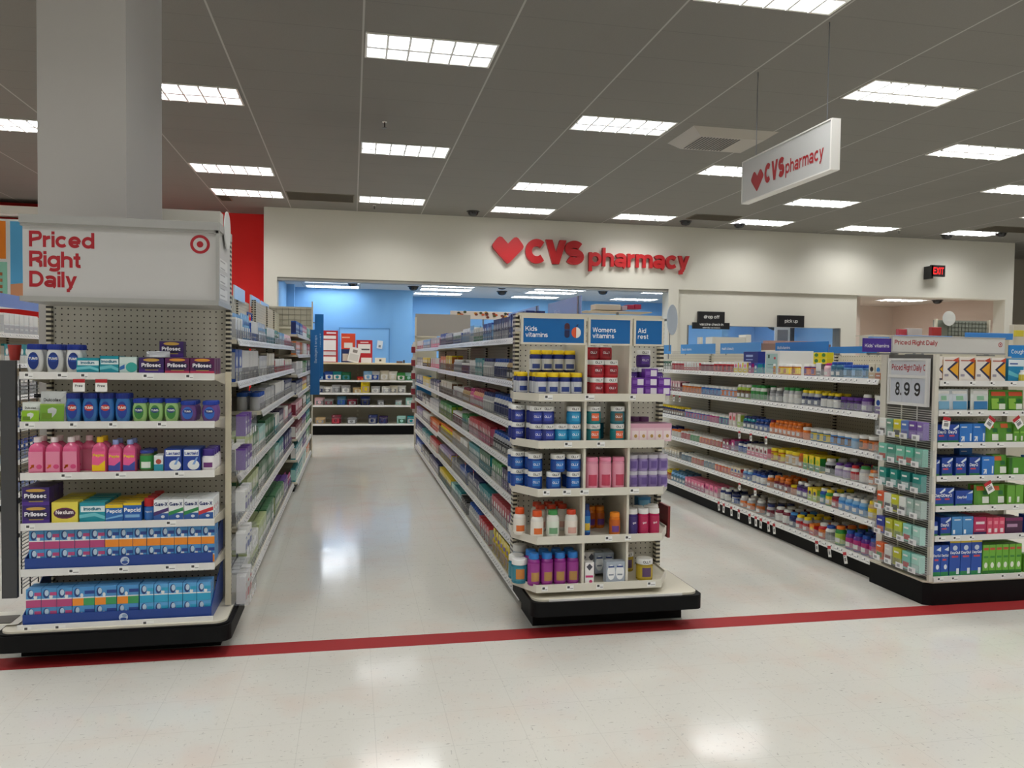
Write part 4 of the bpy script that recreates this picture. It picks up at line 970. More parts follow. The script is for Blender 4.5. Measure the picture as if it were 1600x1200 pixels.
OR = OL('b52c36', '8e1f2c'); ON = OL('26307e', '3c4fae'); OT = OL('1b83b8', '34a0cf'); OG = OL('1f7f86', 'e3683c'); OP = OL('43246f', '5d3a94'); OB = OL('1c4798', '2f78c8'); OY = OL('b59a22', '4b2f66')
for lvl, dz in (('lower', 0), ('upper', 0.0995)): em(920, 963, OR, 1, 'white-lidded red gummy jar', 'jar', 2, 2, .09, 0, lvl, dz)
em(921, 960, OR, 1, 'white-lidded red gummy jar', 'jar', 2, 1, .09, .09, 'topmost', .199, row0=1)
PBX = carton(.078, .05, .06, '6a2f9c', (('r', .45, .92, .15, .85, 'e8e3ee'), ('r', .08, .4, .3, .7, '8b5cb8'),), (), top='7a44a8')
for lvl, dz, n in (('lower', 0, 3), ('middle', .051, 3)): em(983, 1045, PBX, 1, 'small purple carton', 'carton', n, 1, .07, .02, lvl, dz, .05)
em(1004, 1024, PBX, 1, 'small purple carton', 'carton', 1, 1, .07, .02, 'upper', .102, .05)
em(983, 1043, OP, 1, 'white-lidded purple gummy jar', 'jar', 3, 1, .08, .10, 'upper', .06, row0=1)
em(1002, 1022, OP, 1, 'white-lidded purple gummy jar', 'jar', 1, 1, .08, .10, 'topmost', .1595, row0=1)
# second
for lvl, dz in (('lower', 0), ('upper', 0.0995)):
    em(832, 853, ON, 2, 'white-lidded navy gummy jar', 'jar', 1, 2, .088, .02, lvl, dz)
    em(812, 832, ON, 2, 'white-lidded navy gummy jar', 'jar', 1, 2, .088, .15, lvl, dz, row0=1)
em(849, 867, ON, 2, 'white-lidded navy gummy jar', 'jar', 1, 1, .088, 0, 'lower'); em(848, 866, ON, 2, 'white-lidded navy gummy jar', 'jar', 1, 1, .088, .01, 'upper', 0.0995)
em(867, 907, OT, 2, 'white-lidded blue gummy jar', 'jar', 2, 1, .088, 0, 'lower'); em(886, 907, OT, 2, 'white-lidded blue gummy jar', 'jar', 1, 1, .088, 0, 'upper', 0.0995)
em(870, 880, jar(.06, .11, '3f4a5c', 'white'), 2, 'small white-lidded grey jar', 'jar', 1, 1, .08, .18, row0=1)
for lvl, dz in (('lower', 0), ('upper', 0.0995)):
    em(916.5, 937, OG, 2, 'orange-labelled teal jar', 'jar', 1, 1, .088, 0, lvl, dz)
em(951.5, 976, OG, 2, 'orange-labelled teal jar', 'jar', 1, 1, .088, 0, 'lower'); em(951.5, 976, OL('2f6f7c', '8a5a40'), 2, 'brown-labelled teal jar', 'jar', 1, 1, .088, 0, 'upper', 0.0995)
em(940, 955, jar(.07, .12, '1b5f74', 'd9dfe0'), 2, 'small teal jar with grey lid', 'jar', 1, 1, .08, .16, row0=1)
PKB = carton(.058, .102, .055, 'e7c4cf', (('r', 0, 1, .75, 1, 'dba6ba'), ('r', .15, .85, .1, .6, 'f0dfe0'), ('o', .55, .3, .16, .1, 'b8914f')), (), top='7a4470')
em(983, 1045, PKB, 2, 'pale pink carton', 'carton', 5, 2, .06, .01, jit=.05)
em(984, 1030, jar(.075, .125, 'd9ccd8', '6b3570'), 2, 'pale jar with plum lid', 'jar', 3, 1, .08, .19, row0=2)
# third
for lvl, dz in (('lower', 0), ('upper', 0.0995)):
    em(829, 854, OB, 3, 'white-lidded blue gummy jar', 'jar', 1, 2, .088, .03, lvl, dz)
    em(862 if dz else 856, 885 if dz else 879, OB, 3, 'white-lidded blue gummy jar', 'jar', 1, 1, .088, 0, lvl, dz)
    em(886, 909, OB, 3, 'white-lidded blue gummy jar', 'jar', 1, 2, .088, .0, lvl, dz)
    em(813, 831, OB, 3, 'white-lidded blue gummy jar', 'jar', 1, 2, .088, .15, lvl, dz, row0=1)
PKT = bottle(.075, .178, 'e59ab0', 'ea8fac', 'e8a0b4', neck=.86, caph=.12, lab=(.05, .80), emb='c0405c', sh=.05)
em(915, 976, PKT, 3, 'tall pink bottle', 'bottle', 3, 1, .08)
LIL = jar(.066, .093, 'a493c2', 'cdc9d6', '8d79b4', None, 'white', '6a5596')
for lvl, dz in (('lower', 0), ('upper', .094)): em(982, 1045, LIL, 3, 'lilac jar with grey lid', 'jar', 4, 2, .075, .02, lvl, dz)
# fourth
WO = bottle(.074, .150, 'e6e2da', 'd9531f', 'ece6dc', neck=.66, caph=.22, lab=(.08, .6), emb='e07030', sh=.12)
WR = bottle(.074, .150, 'e6e2da', 'd0401f', 'e8dfd6', neck=.66, caph=.17, lab=(.08, .6), emb='d8a89c', sh=.12)
WG = bottle(.074, .150, 'e6e8e0', '3f8f4c', 'dfe8dc', neck=.66, caph=.17, lab=(.08, .6), emb='6f9f78', sh=.12)
em(834, 853, WO, 4, 'white bottle with orange cap', 'bottle', 1, 1, .08); em(813, 832, WO, 4, 'white bottle with orange cap', 'bottle', 1, 1, .08, .09, row0=1)
em(857, 877, WG, 4, 'white bottle with green cap', 'bottle', 1, 1, .08); em(885, 905, WR, 4, 'white bottle with red cap', 'bottle', 1, 1, .08)
em(850, 902, WR, 4, 'white bottle with red cap', 'bottle', 3, 2, .08, .17, row0=1)
em(913.5, 926, bottle(.046, .178, '1d4e9c', '1c2f66', '2f7fc4', neck=.6, caph=.2, emb='e3c13c'), 4, 'slim blue bottle', 'bottle', 1, 2, .07, .02)
ORB = bottle(.064, .128, 'd9781c', 'f08c1c', 'c25e18', neck=.82, caph=.18, lab=(.1, .7), emb='6b3f8c')
em(953, 970, ORB, 4, 'orange vitamin bottle', 'bottle', 1, 1, .07); em(932, 962, ORB, 4, 'orange vitamin bottle', 'bottle', 2, 1, .07, .20, row0=1)
def goli(c): return bottle(.066, .145, c, 'eceae8', c, 'goli', 'f5eef2', neck=.86, caph=.19, lab=(.05, .72), sh=.05)
em(981.5, 997, goli('3a2a70'), 4, 'dark purple gummy bottle', 'bottle', 1, 2, .08); em(998, 1032, goli('b82456'), 4, 'crimson gummy bottle', 'bottle', 2, 2, .08)
em(1030, 1038, goli('b82456'), 4, 'crimson gummy bottle', 'bottle', 1, 1, .08, .12, row0=1)
em(1018, 1040, carton(.08, .17, .07, '2f86c4', (('r', .1, .9, .6, .9, '7fc0e4'),)), 4, 'tall sky blue carton', 'carton', 1, 1, .08, .24, row0=2)
# bottom
MG = bottle(.072, .180, '8a2a82', '2a78c8', '9c3a92', neck=.74, caph=.18, lab=(.08, .70), emb='b58a4c', sh=.08)
em(830, 908, MG, 5, 'blue-capped magenta bottle', 'bottle', 4, 2, .085)
em(812, 832, jar(.095, .135, '2f7f94', 'e9e9e6', '3d8ca0', None, 'white', 'c9823a'), 5, 'white-lidded teal fruit jar', 'jar', 1, 2, .09, .06)
em(826, 842, jar(.09, .165, 'b9c2c8', 'e9e9e6', '4b6f94'), 5, 'white-lidded pale tub', 'jar', 1, 1, .09, .27, row0=2)
em(915, 929, carton(.052, .122, .05, 'efedec', (('p', ((.5, .95), (.85, .8), (.5, .62), (.15, .8)), '4a4a56'), ('r', .08, .92, .30, .40, 'd0407c'), ('o', .65, .12, .18, .08, 'd0407c'))), 5, 'white carton with pink stripe', 'carton', 1, 1, .055)
em(915, 942, carton(.052, .145, .05, 'efedec', (('p', ((.5, .95), (.85, .8), (.5, .62), (.15, .8)), '4a4a56'), ('r', .08, .92, .30, .40, 'd0407c'))), 5, 'white carton with pink stripe', 'carton', 2, 1, .055, .14, row0=1)
GB = carton(.060, .122, .05, 'aab4c2', (('o', .5, .5, .40, .36, 'eef0f1'), ('r', .2, .8, .72, .80, '39508a'), ('r', .25, .75, .35, .42, '8a93a2')), (), top='b9c1cc')
em(947, 976, GB, 5, 'grey and white oval-label carton', 'carton', 2, 1, .055); em(938, 970, GB, 5, 'grey and white oval-label carton', 'carton', 2, 2, .055, .12, '', .022, row0=1)
em(998, 1024, jar(.10, .125, 'a8902a', 'e9e9e6', 'bda32c', None, 'white', '5a3f66', 'OLLY', .24), 5, 'white-lidded yellow gummy jar', 'jar', 1, 1, .1)
em(990, 1012, jar(.09, .118, 'a8902a', 'e9e9e6', 'bda32c', None, 'white', '5a3f66', 'OLLY', .24), 5, 'white-lidded yellow gummy jar', 'jar', 1, 1, .1, .20, row0=1)
solo('red_packet', MB().box(1.875, 1.89, 4.45, 4.62, .47, .66, mat('7a1c20', .4)), (1.88, 4.5, .47), 'dark red packet hanging on the right side of the middle end display', 'packet')

# ================================================================== RUNS OF GOODS ALONG THE AISLES
def spec(sp):
    a = sp.split(':'); k, c1, c2, w, h = a[0], a[1], a[2], float(a[3]), float(a[4]); c3 = a[5] if len(a) > 5 else None
    if k == 'jar': return jar(w, h, c2, c1, c3 or c2, emb=None if not c3 else c2), f'{cw(c1)}-lidded {cw(c2)} jar', 'jar', w, w
    if k == 'bot': return bottle(w, h, c2, c1, c3 or c2, neck=.68, emb='white' if c2 != 'white' else (c3 or 'grey')), f'{cw(c1)}-capped {cw(c2)} bottle', 'bottle', w, w
    if k == 'box':
        d = .055
        return carton(w, h, d, c1, (('r', 0, 1, 0, .42, c2), ('o', .5, .62, .28, .16, c3 or 'white'), ('r', .2, .8, .2, .27, 'white')), (), top=c1, side=c2), f'{cw(c1)} and {cw(c2)} carton', 'carton', w, d
    if k == 'pk': return pouch(w, h, .03, c1, ((.1, .9, .1, .5, c2), (.2, .8, .6, .75, c3 or 'white'))), f'{cw(c1)} and {cw(c2)} packet', 'packet', w, .035
def run(zone, sn, z, xf, facing, y0, y1, sp, rows=2, lvl='', dz=0, gap=.006, back=.02):
    kind, desc, cat, w, d = spec(sp)
    n = max(1, int((y1-y0+.004)/(w+.004))); st = (y1-y0)/n
    sg = -1 if facing == '+x' else 1
    for r_ in range(rows):
        for i in range(n): put(kind, xf+sg*(back+d/2+r_*(d+.01)), y0+st*(i+.5), z-.006+dz, facing, desc, cat, zone, sn, ROWN[r_], lvl, .06)
def along(px, x):     # where the ray through a picture column meets the aisle plane x
    return x/tan(YAW+atan((px-800)/FPX))
# ---- right gondola, aisle side
ZR = ('right gondola', 'nf')
RF = 3.62; RS = 4.10
rl = [.150, .425, .667, .908, 1.185, 1.430]
SNR = ['bottom shelf', 'fifth shelf', 'fourth shelf', 'third shelf', 'second shelf', 'top shelf']
yy = [4.90, 6.08, 7.30, 8.52, 9.74]
for i in range(4):
    section('shelving_section', RF, RS, yy[i], yy[i+1], rl, 1.60, f'cream supplement shelving section facing the right aisle, {["nearest", "second", "third", "farthest"][i]} of four', 'right aisle shelving sections', 'clear', .042, .055, True, .036, .15)
RR = {5: [(1036, 1051, 'box:darkgreen:white:.06:.10'), (1051, 1071, 'jar:white:crimson:.07:.10'), (1072, 1096, 'box:white:red:.06:.095'), (1096, 1115, 'jar:white:maroon:.07:.095'), (1116, 1149, 'jar:white:red:.075:.105:maroon'),
          (1150, 1172, 'box:white:yellow:.07:.11:pink'), (1172, 1180, 'box:purple:magenta:.06:.10'), (1181, 1189, 'box:blue:teal:.06:.10'), (1209, 1234, 'jar:white:amber:.075:.095:yellow'), (1256, 1279, 'jar:white:purple:.075:.10:orange'), (1280, 1287, 'box:white:grey:.07:.11'),
          (1288, 1299, 'bot:magenta:palepink:.07:.11'), (1300, 1317, 'bot:blue:steelblue:.065:.12'), (1318, 1344, 'jar:blue:lightblue:.08:.10:steelblue'), (1359, 1376, 'box:cream:tan:.07:.115:black'), (1376, 1392, 'box:cream:amber:.07:.11:skyblue')],
      4: [(1030, 1050, 'box:magenta:palepink:.06:.11'), (1050, 1067, 'box:palepink:maroon:.06:.12'), (1068, 1097, 'jar:white:amber:.07:.10:orange'), (1098, 1127, 'jar:white:blue:.07:.10:skyblue'), (1128, 1153, 'jar:white:lightblue:.07:.10:orange'), (1154, 1174, 'bot:white:lime:.075:.135:brown'), (1175, 1198, 'bot:green:white:.075:.14:green'),
          (1204, 1223, 'bot:white:grey:.07:.13:silver'), (1226, 1252, 'bot:green:silver:.07:.14:white'), (1255, 1284, 'bot:yellow:silver:.07:.13:navy'), (1285, 1315, 'bot:yellow:navy:.07:.12:white'), (1316, 1348, 'jar:purple:darkpurple:.075:.10:purple'), (1349, 1361, 'bot:white:purple:.08:.13:lilac'), (1379, 1392, 'box:white:purple:.08:.13:blue')],
      3: [(1027, 1071, 'bot:yellow:navy:.06:.10:brown'), (1073, 1110, 'jar:white:blue:.065:.09:magenta'), (1112, 1126, 'jar:white:magenta:.065:.09'), (1127, 1143, 'jar:white:teal:.07:.09:purple'), (1144, 1156, 'box:palepink:cream:.06:.13:red'), (1157, 1164, 'box:cream:lime:.06:.13'), (1165, 1184, 'bot:navy:teal:.07:.12:navy'), (1184, 1205, 'bot:blue:navy:.065:.11:blue'), (1206, 1214, 'bot:maroon:orange:.065:.12'), (1215, 1256, 'bot:orange:amber:.065:.125:orange'),
          (1257, 1269, 'jar:white:orange:.08:.10'), (1270, 1300, 'jar:white:steelblue:.08:.10:yellow'), (1301, 1335, 'jar:white:skyblue:.08:.10:brown'), (1345, 1375, 'jar:white:brown:.085:.11:orange'), (1335, 1344, 'jar:white:lightblue:.08:.10')],
      2: [(1041, 1052, 'bot:navy:blue:.06:.10'), (1053, 1067, 'jar:orange:white:.065:.08'), (1068, 1081, 'jar:white:red:.065:.08'), (1082, 1096, 'jar:white:green:.065:.08'), (1097, 1116, 'jar:white:orange:.065:.08:red'), (1117, 1134, 'jar:white:amber:.065:.08:red'), (1135, 1146, 'box:maroon:magenta:.06:.10'), (1147, 1156, 'box:magenta:lilac:.06:.11'), (1157, 1173, 'bot:navy:white:.065:.11:blue'), (1174, 1207, 'box:white:pink:.065:.105:maroon'), (1208, 1230, 'jar:yellow:amber:.085:.115:yellow'), (1231, 1252, 'jar:yellow:tan:.10:.12:white'),
          (1253, 1261, 'bot:orange:amber:.065:.12'), (1262, 1291, 'box:yellow:green:.065:.125:lime'), (1292, 1308, 'bot:white:silver:.09:.125:black'), (1309, 1334, 'bot:purple:white:.075:.11:lilac'), (1335, 1345, 'bot:red:white:.07:.115:red'), (1346, 1363, 'bot:green:silver:.085:.125:white'), (1364, 1374, 'bot:orange:cream:.07:.11:orange')],
      1: [(1044, 1068, 'box:beige:grey:.06:.09'), (1069, 1084, 'jar:white:steelblue:.065:.08'), (1085, 1103, 'jar:white:amber:.065:.08:red'), (1104, 1122, 'jar:white:steelblue:.065:.08:grey'), (1122, 1148, 'jar:white:orange:.065:.085:red'), (1149, 1165, 'box:beige:red:.065:.095:blue'), (1166, 1180, 'bot:white:lightblue:.065:.10:blue'), (1181, 1201, 'bot:navy:blue:.065:.11:white'), (1202, 1214, 'bot:white:orange:.07:.105:amber'), (1215, 1240, 'bot:orange:amber:.065:.12:maroon'), (1241, 1250, 'jar:yellow:amber:.065:.08'), (1251, 1270, 'bot:white:darkpurple:.085:.125:purple'), (1271, 1287, 'box:yellow:lime:.06:.105:navy'), (1288, 1297, 'bot:white:blue:.075:.125:teal'), (1297, 1306, 'bot:yellow:green:.075:.125:yellow'), (1307, 1316, 'bot:white:maroon:.08:.11:red'), (1317, 1361, 'bot:white:lightblue:.075:.12:skyblue'), (1362, 1377, 'bot:yellow:tan:.085:.13:yellow')],
      0: [(1041, 1053, 'jar:yellow:amber:.065:.10'), (1054, 1076, 'bot:steelblue:lightblue:.07:.12:steelblue'), (1077, 1108, 'box:pink:magenta:.075:.10:palepink'), (1109, 1130, 'box:pink:palepink:.075:.11:magenta'), (1131, 1145, 'bot:white:navy:.075:.12:white'), (1146, 1160, 'jar:navy:white:.09:.09:blue'), (1161, 1183, 'bot:white:silver:.09:.11:orange'), (1184, 1200, 'bot:white:grey:.095:.12:amber'), (1201, 1216, 'bot:navy:silver:.085:.12:maroon'), (1217, 1240, 'bot:white:maroon:.095:.125:white'), (1241, 1249, 'bot:skyblue:navy:.08:.12'), (1250, 1272, 'bot:yellow:silver:.08:.12:red'), (1273, 1286, 'box:orange:red:.07:.09:yellow'), (1287, 1297, 'bot:white:red:.085:.12:orange'), (1298, 1308, 'bot:blue:white:.085:.12:grey'), (1309, 1328, 'bot:orange:green:.085:.145:lime'), (1329, 1386, 'bot:blue:purple:.078:.14:magenta')]}
for li, runs in RR.items():
    for a, b, sp in runs:
        ya, yb = along(b, RF+.05), along(a, RF+.05)
        run(ZR, SNR[li], rl[li], RF, '-x', max(ya, 4.93), yb, sp, rows=2 if li > 2 else 3)
# second layer on the low shelves and special big cartons up top
solo('display_carton', MB().bbox(RF+.06, RF+.40, 6.70, 6.98, 1.425, 1.63, mat('23307f', .35)).box(RF+.0592, RF+.06, 6.72, 6.95, 1.43, 1.47, mat('7f98c8')).box(RF+.0592, RF+.06, 6.80, 6.93, 1.55, 1.56, mat('9fb0dc')).box(RF+.0592, RF+.06, 6.80, 6.93, 1.58, 1.60, mat('9fb0dc')), (RF+.2, 6.84, 1.425), 'big navy display carton on the top shelf of right gondola', 'carton')
solo('display_carton', MB().bbox(RF+.03, RF+.36, 6.28, 6.52, 1.425, 1.635, mat('dfe0dd', .35)).box(RF+.0292, RF+.03, 6.31, 6.50, 1.44, 1.61, mat('a9c7c4')).box(RF+.0286, RF+.0292, 6.34, 6.37, 1.56, 1.58, mat('c03a48')).box(RF+.0286, RF+.0292, 6.44, 6.47, 1.57, 1.60, mat('2b4f44')).box(RF+.0286, RF+.0292, 6.34, 6.47, 1.48, 1.485, mat('3b6f6c')).box(RF+.0286, RF+.0292, 6.34, 6.47, 1.51, 1.515, mat('3b6f6c')), (RF+.2, 6.4, 1.425), 'big white and pale teal display carton on the top shelf of right gondola', 'carton')
YC = carton(.085, .045, .06, 'ecd91c', (('o', .5, .55, .3, .32, '3c7f3a'),), (), top='f0e02a')
for lvl, dz in (('lower', .102), ('upper', .148)):
    for k in range(2): put(YC, RF+.06, 5.62+k*.10, 1.424+dz, '-x', 'small bright yellow pack', 'pack', ZR, 'top shelf', 'front', lvl)
# header signs along the spine
for y0, y1, z1, tx, lab in ((9.745, 10.4, 1.735, '', 'small blue category sign farthest along the right gondola, beside the middle end display'), (8.457, 9.42, 1.735, 'Beauty vitamins', 'pale blue category sign on right gondola, left of the two lettered blue ones'), (7.42, 8.32, 1.735, 'Health & beauty', 'pale blue category sign on right gondola, directly behind the dark red jars'), (6.25, 7.13, 1.725, 'Multivitamins', 'brighter blue multivitamins sign on right gondola behind the big navy carton'), (5.60, 6.23, 1.675, '', 'low blank blue sign on right gondola beside the multivitamins sign')):
    t = thing('category_sign', (4.1, (y0+y1)/2, 1.6), lab, 'sign', 'blue category signs on the right gondola')
    MB().box(4.098, 4.106, y0, y1, 1.618, z1, mat('2b7cc4' if y0 < 7 else '4f93d6', .25)).build('panel', t)
    MB().box(4.11, 4.115, y0+.1, y0+.12, 1.55, z1-.01, WIRE).box(4.11, 4.115, y1-.12, y1-.1, 1.55, z1-.01, WIRE).build('bracket', t)
    if tx: MB().text(tx, (4.097, y1-.04, 1.66), .03, mat('dfe9f2'), (0, -1, 0), (0, 0, 1), bold=.01).build('lettering', t)
# hanging tags in the right aisle
for i, px in enumerate((1129, 1137, 1149, 1161, 1178, 1188, 1196, 1208, 1217)):
    sale_tag(RF-.012, along(px, RF), .105, '-x', f'{ordn(i+1)} from left of nine sale tags below the right gondola bottom rail, far group', '', .09, .04, random.uniform(-.25, .05))
for i, px in enumerate((1285, 1305, 1330)):
    sale_tag(RF-.012, along(px, RF), .105, '-x', f'{["left", "middle", "right"][i]} of three sale tags below the right gondola bottom rail, near group', '', .085, .04, random.uniform(-.3, .0))
for i, (px, z) in enumerate(((1159, .875), (1177, .875), (1201, .875), (1161, .385), (1186, .385), (1055, 1.14), (1064, 1.14))):
    sale_tag(RF-.012, along(px, RF), z-.02, '-x', ['left of three tags below the third shelf', 'middle of three tags below the third shelf', 'right of three tags below the third shelf', 'left of two tags below the fifth shelf', 'right of two tags below the fifth shelf', 'left of two tags below the second shelf', 'right of two tags below the second shelf'][i]+' of right gondola', '', .07, .04, -.1)

# ---- right end display
ZE = ('right endcap', 'lr')
EF = 4.33; EX = lambda px: 3.632+(px-1463)*.00474
t = thing('end_display', (4.1, 4.6, 0), 'cream end display shelving with cold remedies at the right edge', 'shelving')
MB().prism([(3.585, 4.375), (3.63, 4.34), (4.62, 4.34), (4.62, 4.90), (3.585, 4.90)], 0, .145, BUMP).build('kick_plate', t)
MB().prism([(3.583, 4.372), (3.63, 4.335), (4.62, 4.335), (4.62, 4.90), (3.583, 4.90)], .145, .157, STEEL).build('base_tray', t)
MB().box(3.64, 4.60, 4.845, 4.855, .16, 1.60, PEGY).box(3.62, 4.60, 4.84, 4.86, 1.585, 1.60, STEEL).build('back_panel', t)
MB().box(3.600, 3.626, 4.335, 4.36, .157, 1.60, mat('d3cfc3', .35)).build('corner_post', t)
MB().box(3.600, 3.626, 4.80, 4.86, .157, 1.60, mat('d3cfc3', .35)).build('corner_post', t)
MB().box(4.58, 4.60, 4.80, 4.86, .157, 1.60, mat('d3cfc3', .35)).build('corner_post', t)
elv = [1.438, 1.248, 1.045, .833, .640, .450, .190]
rnd = random.Random(11)
for z in elv:
    sh = MB().box(3.63, 4.60, EF+.004, 4.845, z-.03, z-.006, STEEL).build('shelf', t)
    g = MB().box(3.628, 4.60, EF-.004, EF+.004, z-.036, z, RAIL); tickets(g, '-y', 3.64, 4.58, EF-.004, z-.033, z-.003, .12, rnd); g.build('price_rail', sh)
g = MB()
for k in range(74):
    z = .18+k*.0145
    g.box(3.608, 3.611, 4.36, 4.80, z, z+.004, WSTEEL)
g.box(3.611, 3.614, 4.50, 4.51, .17, 1.27, WSTEEL).box(3.611, 3.614, 4.65, 4.66, .17, 1.27, WSTEEL).box(3.615, 3.620, 4.36, 4.80, .16, 1.60, mat('5e5c58', .5)); g.build('wire_side_panel', t)
# price holder
t = thing('price_sign', (3.6, 4.57, 1.26), 'white priced right daily price holder reading 8.99 on the right endcap side', 'sign')
wm = mat('dcdcda', .35)
MB().box(3.586, 3.604, 4.385, 4.76, 1.265, 1.575, wm).build('holder', t)
g = MB().box(3.5845, 3.586, 4.40, 4.735, 1.465, 1.56, mat('c9ccd2')); g.text('Priced Right Daily C', (3.584, 4.725, 1.495), .04, tr, (0, -1, 0), (0, 0, 1), bold=.015, wmax=.32, cond=.7); g.build('top_card', t)
g = MB()
for a, b in ((4.62, 4.735), (4.535, 4.617), (4.40, 4.532)): g.box(3.5845, 3.586, a, b, 1.285, 1.445, mat('c3c8d2'))
for s, y in (('8.', 4.685), ('9', 4.602), ('9', 4.505)): g.text(s, (3.584, y, 1.33), .088, mat('1c1c1e'), (0, -1, 0), (0, 0, 1), bold=.02, wmax=.06)
g.build('price_digits', t)
MB().box(3.578, 3.586, 4.385, 4.40, 1.265, 1.575, wm).box(3.578, 3.586, 4.745, 4.76, 1.265, 1.575, wm).box(3.578, 3.586, 4.40, 4.745, 1.265, 1.28, wm).box(3.578, 3.586, 4.40, 4.745, 1.447, 1.462, wm).box(3.578, 3.586, 4.40, 4.745, 1.562, 1.575, wm).build('frame', t)
# header
t = thing('header_sign', (4.14, 4.84, 1.6), 'long white priced right daily header above the right end display', 'sign')
MB().box(3.69, 4.603, 4.865, 4.88, 1.622, 1.727, mat('d3d2cf', .35)).box(3.685, 4.608, 4.862, 4.883, 1.727, 1.734, mat('b3b3b1', .35)).box(3.685, 4.608, 4.862, 4.883, 1.612, 1.622, mat('a5a5a3', .35)).build('panel', t)
MB().box(3.86, 3.88, 4.87, 4.875, 1.585, 1.615, WIRE).box(4.44, 4.46, 4.87, 4.875, 1.585, 1.615, WIRE).box(3.80, 3.94, 4.862, 4.88, 1.60, 1.608, WIRE).box(4.38, 4.52, 4.862, 4.88, 1.60, 1.608, WIRE).build('bracket', t)
g = MB().text('Priced Right Daily', (3.705, 4.8645, 1.672), .033, tr, bold=.015, wmax=.43); bullseye(g, 4.565, 4.8643, 1.683, .017); g.build('lettering', t)
t = thing('flag_sign', (3.57, 4.87, 1.6), 'purple kids vitamins flag sign left of the long white header', 'sign')
MB().box(3.462, 3.684, 4.872, 4.878, 1.618, 1.712, mat('4a2f92', .3)).build('panel', t); MB().box(3.462, 3.684, 4.871, 4.879, 1.712, 1.716, mat('b9b9c4')).box(3.50, 3.75, 4.88, 4.884, 1.60, 1.612, WIRE).build('bracket', t)
MB().text('Kids’ vitamins', (3.573, 4.871, 1.650), .024, mat('f0eef6'), bold=.01, align='c', wmax=.19).build('lettering', t)
t = thing('flag_sign', (4.8, 4.84, 1.6), 'blue cough and cold flag sign cut off by the right edge', 'sign')
MB().box(4.615, 5.05, 4.84, 4.848, 1.590, 1.682, mat('2b83cc', .3)).build('panel', t)
MB().text('Cough & cold', (4.635, 4.839, 1.622), .028, mat('eef3f6'), bold=.01).build('lettering', t)
def er(px0, px1, kind, si, desc, n=1, rows=2, dstep=.065, cat='carton', dy=0.0, lvl='', dz=0, jit=.03, row0=0):
    z = elv[si-1]-.006; sn = ('top', 'second', 'third', 'fourth', 'fifth', 'sixth', 'bottom')[si-1]+' shelf'; w = (px1-px0)/n
    for r_ in range(rows):
        for i in range(n): put(kind, EX(px0+w*(i+.5)), EF+.014+dstep/2+dy+r_*dstep, z+dz, '-y', desc, cat, ZE, sn, ROWN[r_+row0], lvl, jit)
DIA = carton(.108, .152, .045, 'e6dfd8', (('p', ((.25, .5), (.98, .92), (.98, .08)), '2a3358'), ('p', ((.55, .86), (1, 1), (1, .8)), 'c4472c'), ('p', ((.42, .5), (.98, .80), (.98, .2)), 'e0a32a'), ('r', .08, .6, .84, .89, 'b86a5c'), ('r', .08, .35, .2, .3, '9a94a0')), (), side='c9862a')
er(1469, 1568, DIA, 1, 'orange-diamond cold remedy carton', 4, 3, .05)
er(1463, 1481, carton(.080, .152, .045, 'e6dfd8', (('p', ((.0, .5), (.85, .95), (.85, .05)), '2a3358'), ('p', ((.12, .5), (.85, .84), (.85, .16)), 'e6b02c'), ('r', .1, .5, .05, .12, '55505c')), ()), 1, 'white carton with amber diamond', 1, 2)
er(1571, 1598, carton(.12, .15, .05, '1f86b4', (('r', 0, 1, .66, .95, 'dfe9ee'), ('p', ((0, .3), (1, .1), (1, .2), (0, .5)), '62b8c8'), ('r', .08, .6, .74, .80, '2c4f9a')), ()), 1, 'blue and white cold relief carton', 1, 2)
er(1588, 1600, bottle(.05, .075, 'e4e4da', 'e8e8e2', 'c9b93a'), 1, 'little white drop bottle', 1, 1, .05, 'bottle', -.02)
for sp_, a, b, cd in (('d6dde2', 1464, 1484, '7fb0cf'), ('d3dce4', 1485, 1512, '5f9fcb'), ('dbe0dc', 1517, 1545, '3c7fb8')):
    er(a, b, pouch(min(.135, (b-a)*.005), .138, .03, sp_, ((.12, .88, .08, .45, cd), (.3, .7, .5, .7, '8fbf9f'), (.1, .9, .8, .93, 'f2f2f2'))), 2, 'white and blue lozenge bag' if a < 1510 else 'white bag with blue drop and green edge', 1, 2, .05, 'pouch')
GRN = pouch(.13, .135, .035, '4f8f34', ((.1, .9, .72, .92, 'c9502c'), (.08, .5, .1, .6, '8fc04a'), (.5, .85, .08, .35, 'e6ece0'), (.52, .82, .4, .6, '2a6b2c')))
er(1546, 1600, GRN, 2, 'green herbal lozenge bag', 2, 2, .05, 'pouch')
DB = carton(.076, .118, .055, '20459f', (('p', ((.45, .75), (1, 1), (1, .86), (.6, .7)), 'dfe9f4'), ('r', 0, 1, 0, .14, '2f7a4c'), ('r', .1, .6, .35, .43, 'cc4a5a')), (('DayQ', .4, .52, .16, 'eef2f8', .03),), top='1c3a86')
DB2 = carton(.094, .122, .055, '2f78cc', (('p', ((.12, .08), (.2, .08), (.3, .2), (.3, .08), (.38, .08), (.38, .34), (.12, .34), (.12, .28), (.24, .28), (.12, .14)), 'eef2f8'), ('r', .80, .92, .1, .5, 'e3eaf2'), ('r', .1, .55, .8, .85, 'e3eaf2')), (), top='2a6cc0')
er(1464, 1497, DB, 3, 'dark blue cold remedy carton', 2, 3, .06); er(1498, 1539, DB2, 3, 'mid blue carton with white arrow', 2, 3, .06)
GP = pouch(.11, .13, .035, '5f9a3c', ((.12, .6, .72, .93, 'd2653a'), (.45, .88, .1, .42, 'e8ede2'), (.5, .82, .5, .7, '2f7040')))
er(1540, 1585, GP, 3, 'green orange-topped bag', 2, 2, .05, 'pouch')
